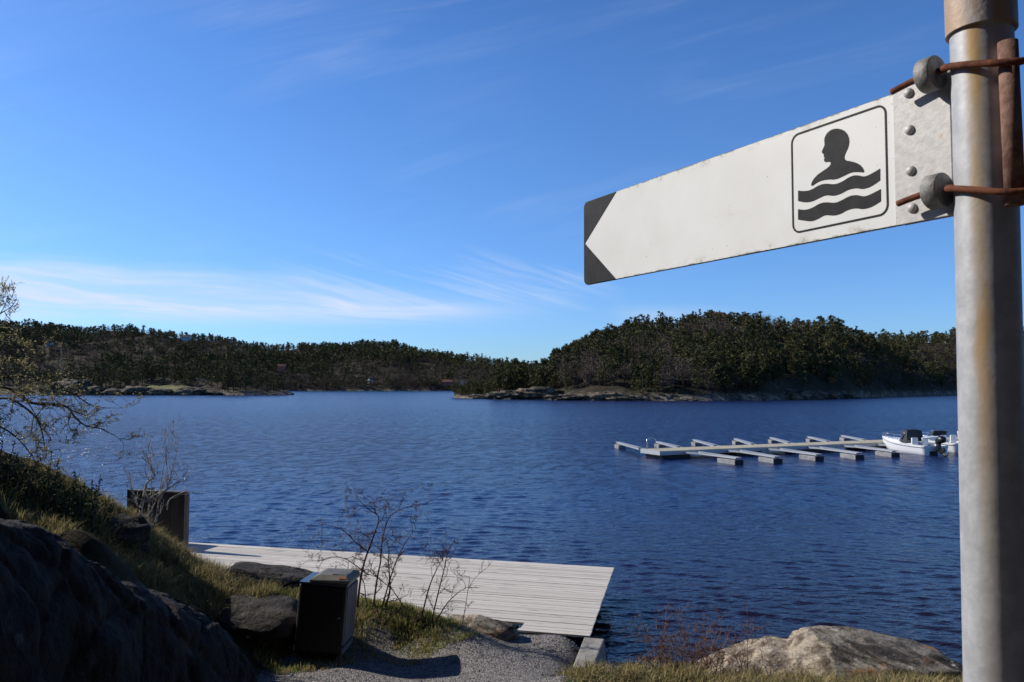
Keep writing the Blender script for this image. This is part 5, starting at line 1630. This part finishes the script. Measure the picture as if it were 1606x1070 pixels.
# rounded frame round the pictogram
tl, trr, br, bl = zs(914, 296), zs(1312, 170), zs(1325, 634), zs(918, 716)
fx0, fx1 = (trr[0] + br[0]) / 2, (tl[0] + bl[0]) / 2
fy1, fy0 = (tl[1] + trr[1]) / 2, (bl[1] + br[1]) / 2
lw = 0.0032
outer = rrect(fx0, fx1, fy0, fy1, 0.016, n=8); inner = rrect(fx0 + lw, fx1 - lw, fy0 + lw, fy1 - lw, 0.0128, n=8)
n = len(outer)
mb = MB()
vs_ = [T(a, b, 0.0007) for a, b in outer] + [T(a, b, 0.0007) for a, b in inner] + [T(a, b, 0.0012) for a, b in outer] + [T(a, b, 0.0012) for a, b in inner]
fs_ = []
for i in range(n):
    j = (i + 1) % n
    fs_ += [(2 * n + i, 2 * n + j, 3 * n + j, 3 * n + i), (i, j, 2 * n + j, 2 * n + i), (n + i, 3 * n + i, 3 * n + j, n + j)]
mb.add(vs_, fs_)
mb.build('pictogram_border', M['sign_black'], panel, normals=True)
# swimmer and waves
def smooth_poly(pts, sharp=(), it=2):
    for _ in range(it):
        out = []
        n = len(pts)
        for i in range(n):
            p, q = pts[i], pts[(i + 1) % n]
            out += [(p[0] * .75 + q[0] * .25, p[1] * .75 + q[1] * .25), (p[0] * .25 + q[0] * .75, p[1] * .25 + q[1] * .75)]
        pts = out
    return pts
def open_smooth(pts, it=2):
    for _ in range(it):
        out = [pts[0]]
        for p, q in zip(pts[:-1], pts[1:]):
            out += [(p[0] * .75 + q[0] * .25, p[1] * .75 + q[1] * .25), (p[0] * .25 + q[0] * .75, p[1] * .25 + q[1] * .75)]
        pts = out + [pts[-1]]
    return pts
head = [(1105, 272), (1130, 277), (1148, 292), (1158, 318), (1155, 348), (1143, 372), (1136, 392), (1140, 406), (1170, 411), (1197, 420), (1214, 436), (1222, 458),
        (1200, 455), (1165, 456), (1130, 474), (1100, 487), (1065, 486), (1030, 494), (997, 517),
        (1000, 497), (1018, 472), (1048, 450), (1070, 436), (1082, 420), (1076, 411), (1056, 415), (1051, 404), (1055, 396), (1049, 389), (1053, 382), (1041, 374), (1049, 354), (1055, 342), (1052, 318), (1062, 294), (1082, 277)]
mb = MB(); mb.prism([zs(*p) for p in smooth_poly(head, it=1)], T, 0.0007, 0.0012)
mb.build('swimmer_figure', M['sign_black'], panel, normals=True)
w1t = [(943, 533), (975, 536), (1003, 528), (1032, 509), (1062, 503), (1098, 508), (1130, 495), (1160, 474), (1190, 467), (1222, 476), (1252, 462), (1287, 441)]
w1b = [(1287, 490), (1250, 516), (1215, 528), (1187, 522), (1152, 529), (1122, 547), (1092, 556), (1060, 551), (1030, 565), (1000, 580), (970, 583), (943, 577)]
w2t = [(943, 611), (973, 615), (1003, 606), (1032, 587), (1062, 581), (1098, 586), (1130, 572), (1160, 555), (1190, 551), (1222, 559), (1252, 547), (1290, 527)]
w2b = [(1290, 578), (1250, 603), (1215, 612), (1185, 606), (1150, 614), (1120, 632), (1090, 639), (1057, 634), (1030, 650), (1000, 663), (970, 659), (943, 655)]
for a, b in ((w1t, w1b), (w2t, w2b)):
    a2, b2 = open_smooth(a), open_smooth(b)
    mb = MB(); mb.prism([zs(*p) for p in a2 + b2], T, 0.0007, 0.0012)
    mb.build('wave', M['sign_black'], panel, normals=True)
# bracket plate with rivets
PL = -0.082
mb = MB(); mb.prism([(0.006, -HH - 0.0005), (0.006, HH + 0.001), (PL, HH + 0.001), (PL, -HH - 0.0005)], T, 0.0008, 0.0042)
plate = mb.build('bracket', M['plate'], sign, normals=True, bevel=0.0008)
mb = MB(); mb.prism([(-0.0005, -HH), (-0.0005, HH), (PL, HH), (PL, -HH)], T, -0.0095, -0.0065)
mb.build('back_plate', M['plate'], sign, normals=True)
for px, py in ((1428, 147), (1429.5, 204.5), (1431.5, 268.5), (1434, 327)):
    a, b = on_sign(px, py)
    mb = MB()
    mb.tube([T(a, b, 0.004), T(a, b, 0.0058), T(a, b, 0.0080), T(a, b, 0.0094), T(a, b, 0.0099)], [0.0074, 0.0073, 0.0058, 0.0032, 0.0006], 14)
    mb.build('rivet', M['plate'], plate)

# clamp lugs, rods and locking tube
PR = 0.0381
PCX = SO + SD * (PL - 0.006 - PR)            # post axis in the sign's plane
def loc3(p): return sign.matrix_world.inverted() @ p
def lug(px, py, name='clamp_lug'):
    a, b = on_sign(px, py)
    e = 0.0245
    mb = MB()
    x0, x1, r = a - 0.010, a + 0.012, 0.0240
    c = lambda x: T(x, b, e)
    mb.tube([c(x0), c(x0 + 0.0015), c(x1 - 0.0015), c(x1)], [r - 0.0015, r, r, r - 0.0015], 28)
    return mb.build(name, M['cast_metal'], sign), a, b, e
pc_l = loc3(Vector((PCX.x, PCX.y, SO.z)))
for (lx, ly) in ((1477, 122), (1488, 303)):
    _, a, b, e = lug(lx, ly)
    # rod: through the lug along the sign, past the post on the viewer's side and round the locking tube
    pts = [T(a + 0.060, b - 0.006, e + 0.002), T(a + 0.02, b, e + 0.001), T(a - 0.02, b, e + 0.001)]
    px0 = pc_l.x
    pts += [T(px0 + 0.030, b - 0.003, 0.038), T(px0 + 0.008, b - 0.009, 0.0445), T(px0 - 0.020, b - 0.017, 0.046), T(px0 - 0.045, b - 0.024, 0.042), T(px0 - 0.066, b - 0.026, 0.028), T(px0 - 0.074, b - 0.024, 0.008), T(px0 - 0.066, b - 0.016, -0.016), T(px0 - 0.04, b + 0.001, -0.040), T(px0, b, -0.0455), T(px0 + 0.030, b, -0.036), T(a - 0.02, b, -0.030), T(a + 0.05, b, -0.030)]
    fine = []
    n = len(pts)
    for i in range(n - 1):
        p0, p1, p2, p3 = pts[max(i - 1, 0)], pts[i], pts[i + 1], pts[min(i + 2, n - 1)]
        for k in range(6):
            t = k / 6
            fine.append(0.5 * ((2 * p1) + (p2 - p0) * t + (2 * p0 - 5 * p1 + 4 * p2 - p3) * t * t + (3 * p1 - p0 - 3 * p2 + p3) * t ** 3))
    fine.append(pts[-1])
    mb = MB(); mb.tube(fine, 0.0046, 10)
    mb.build('clamp_rod', M['rust'], sign)
    mb = MB(); mb.tube([T(a - 0.017, b, -0.030), T(a + 0.017, b, -0.030)], 0.0205, 24); mb.build('clamp_lug', M['cast_metal'], sign)
# locking tube
lt = P(1587.5, 190, 0.998)
mb = MB()
mb.tube([loc3(Vector((lt.x - 0.002, lt.y, P(1587, 66, 0.998).z))), loc3(Vector((lt.x, lt.y, P(1587, 322, 0.998).z)))], 0.0118, 18)
mb.build('locking_tube', M['rust_pale'], sign)

gz = float(hz(PCX.x, PCX.y)[0])
post = empty('sign_post', (PCX.x, PCX.y, gz), 0, 'tall rust streaked grey metal post at the right carrying the direction sign', 'post')
# a very slight bow, as the old post has
NS = 40
pts = []
zt, zb = 5.6, gz - 0.4
for i in range(NS + 1):
    z = zb + (zt - zb) * i / NS
    d = (z - SO.z)
    off = -0.013 * max(0, -d)
    pts.append(Vector((PCX.x + off, PCX.y, z)))
mb = MB(); mb.tube(pts, PR, 64)
shaft = rebase(mb.build('shaft', M['pole']), post)
# keep the streak pattern in the post's own axes
shaft.data.transform(Matrix.Translation((0, 0, post.location.z)))
shaft.location = (0, 0, -post.location.z)
zc = P(1535, 52, PCX.y).z
mb = MB()
mb.tube([Vector((PCX.x, PCX.y, zc)), Vector((PCX.x, PCX.y, zc + 0.5))], PR + 0.0048, 64, caps=False)
mb.tube([Vector((PCX.x, PCX.y, zc)), Vector((PCX.x, PCX.y, zc + 0.0003))], [PR + 0.0048, PR - 0.001], 64, caps=False, smooth=False)
rebase(mb.build('sleeve', M['sleeve']), post)
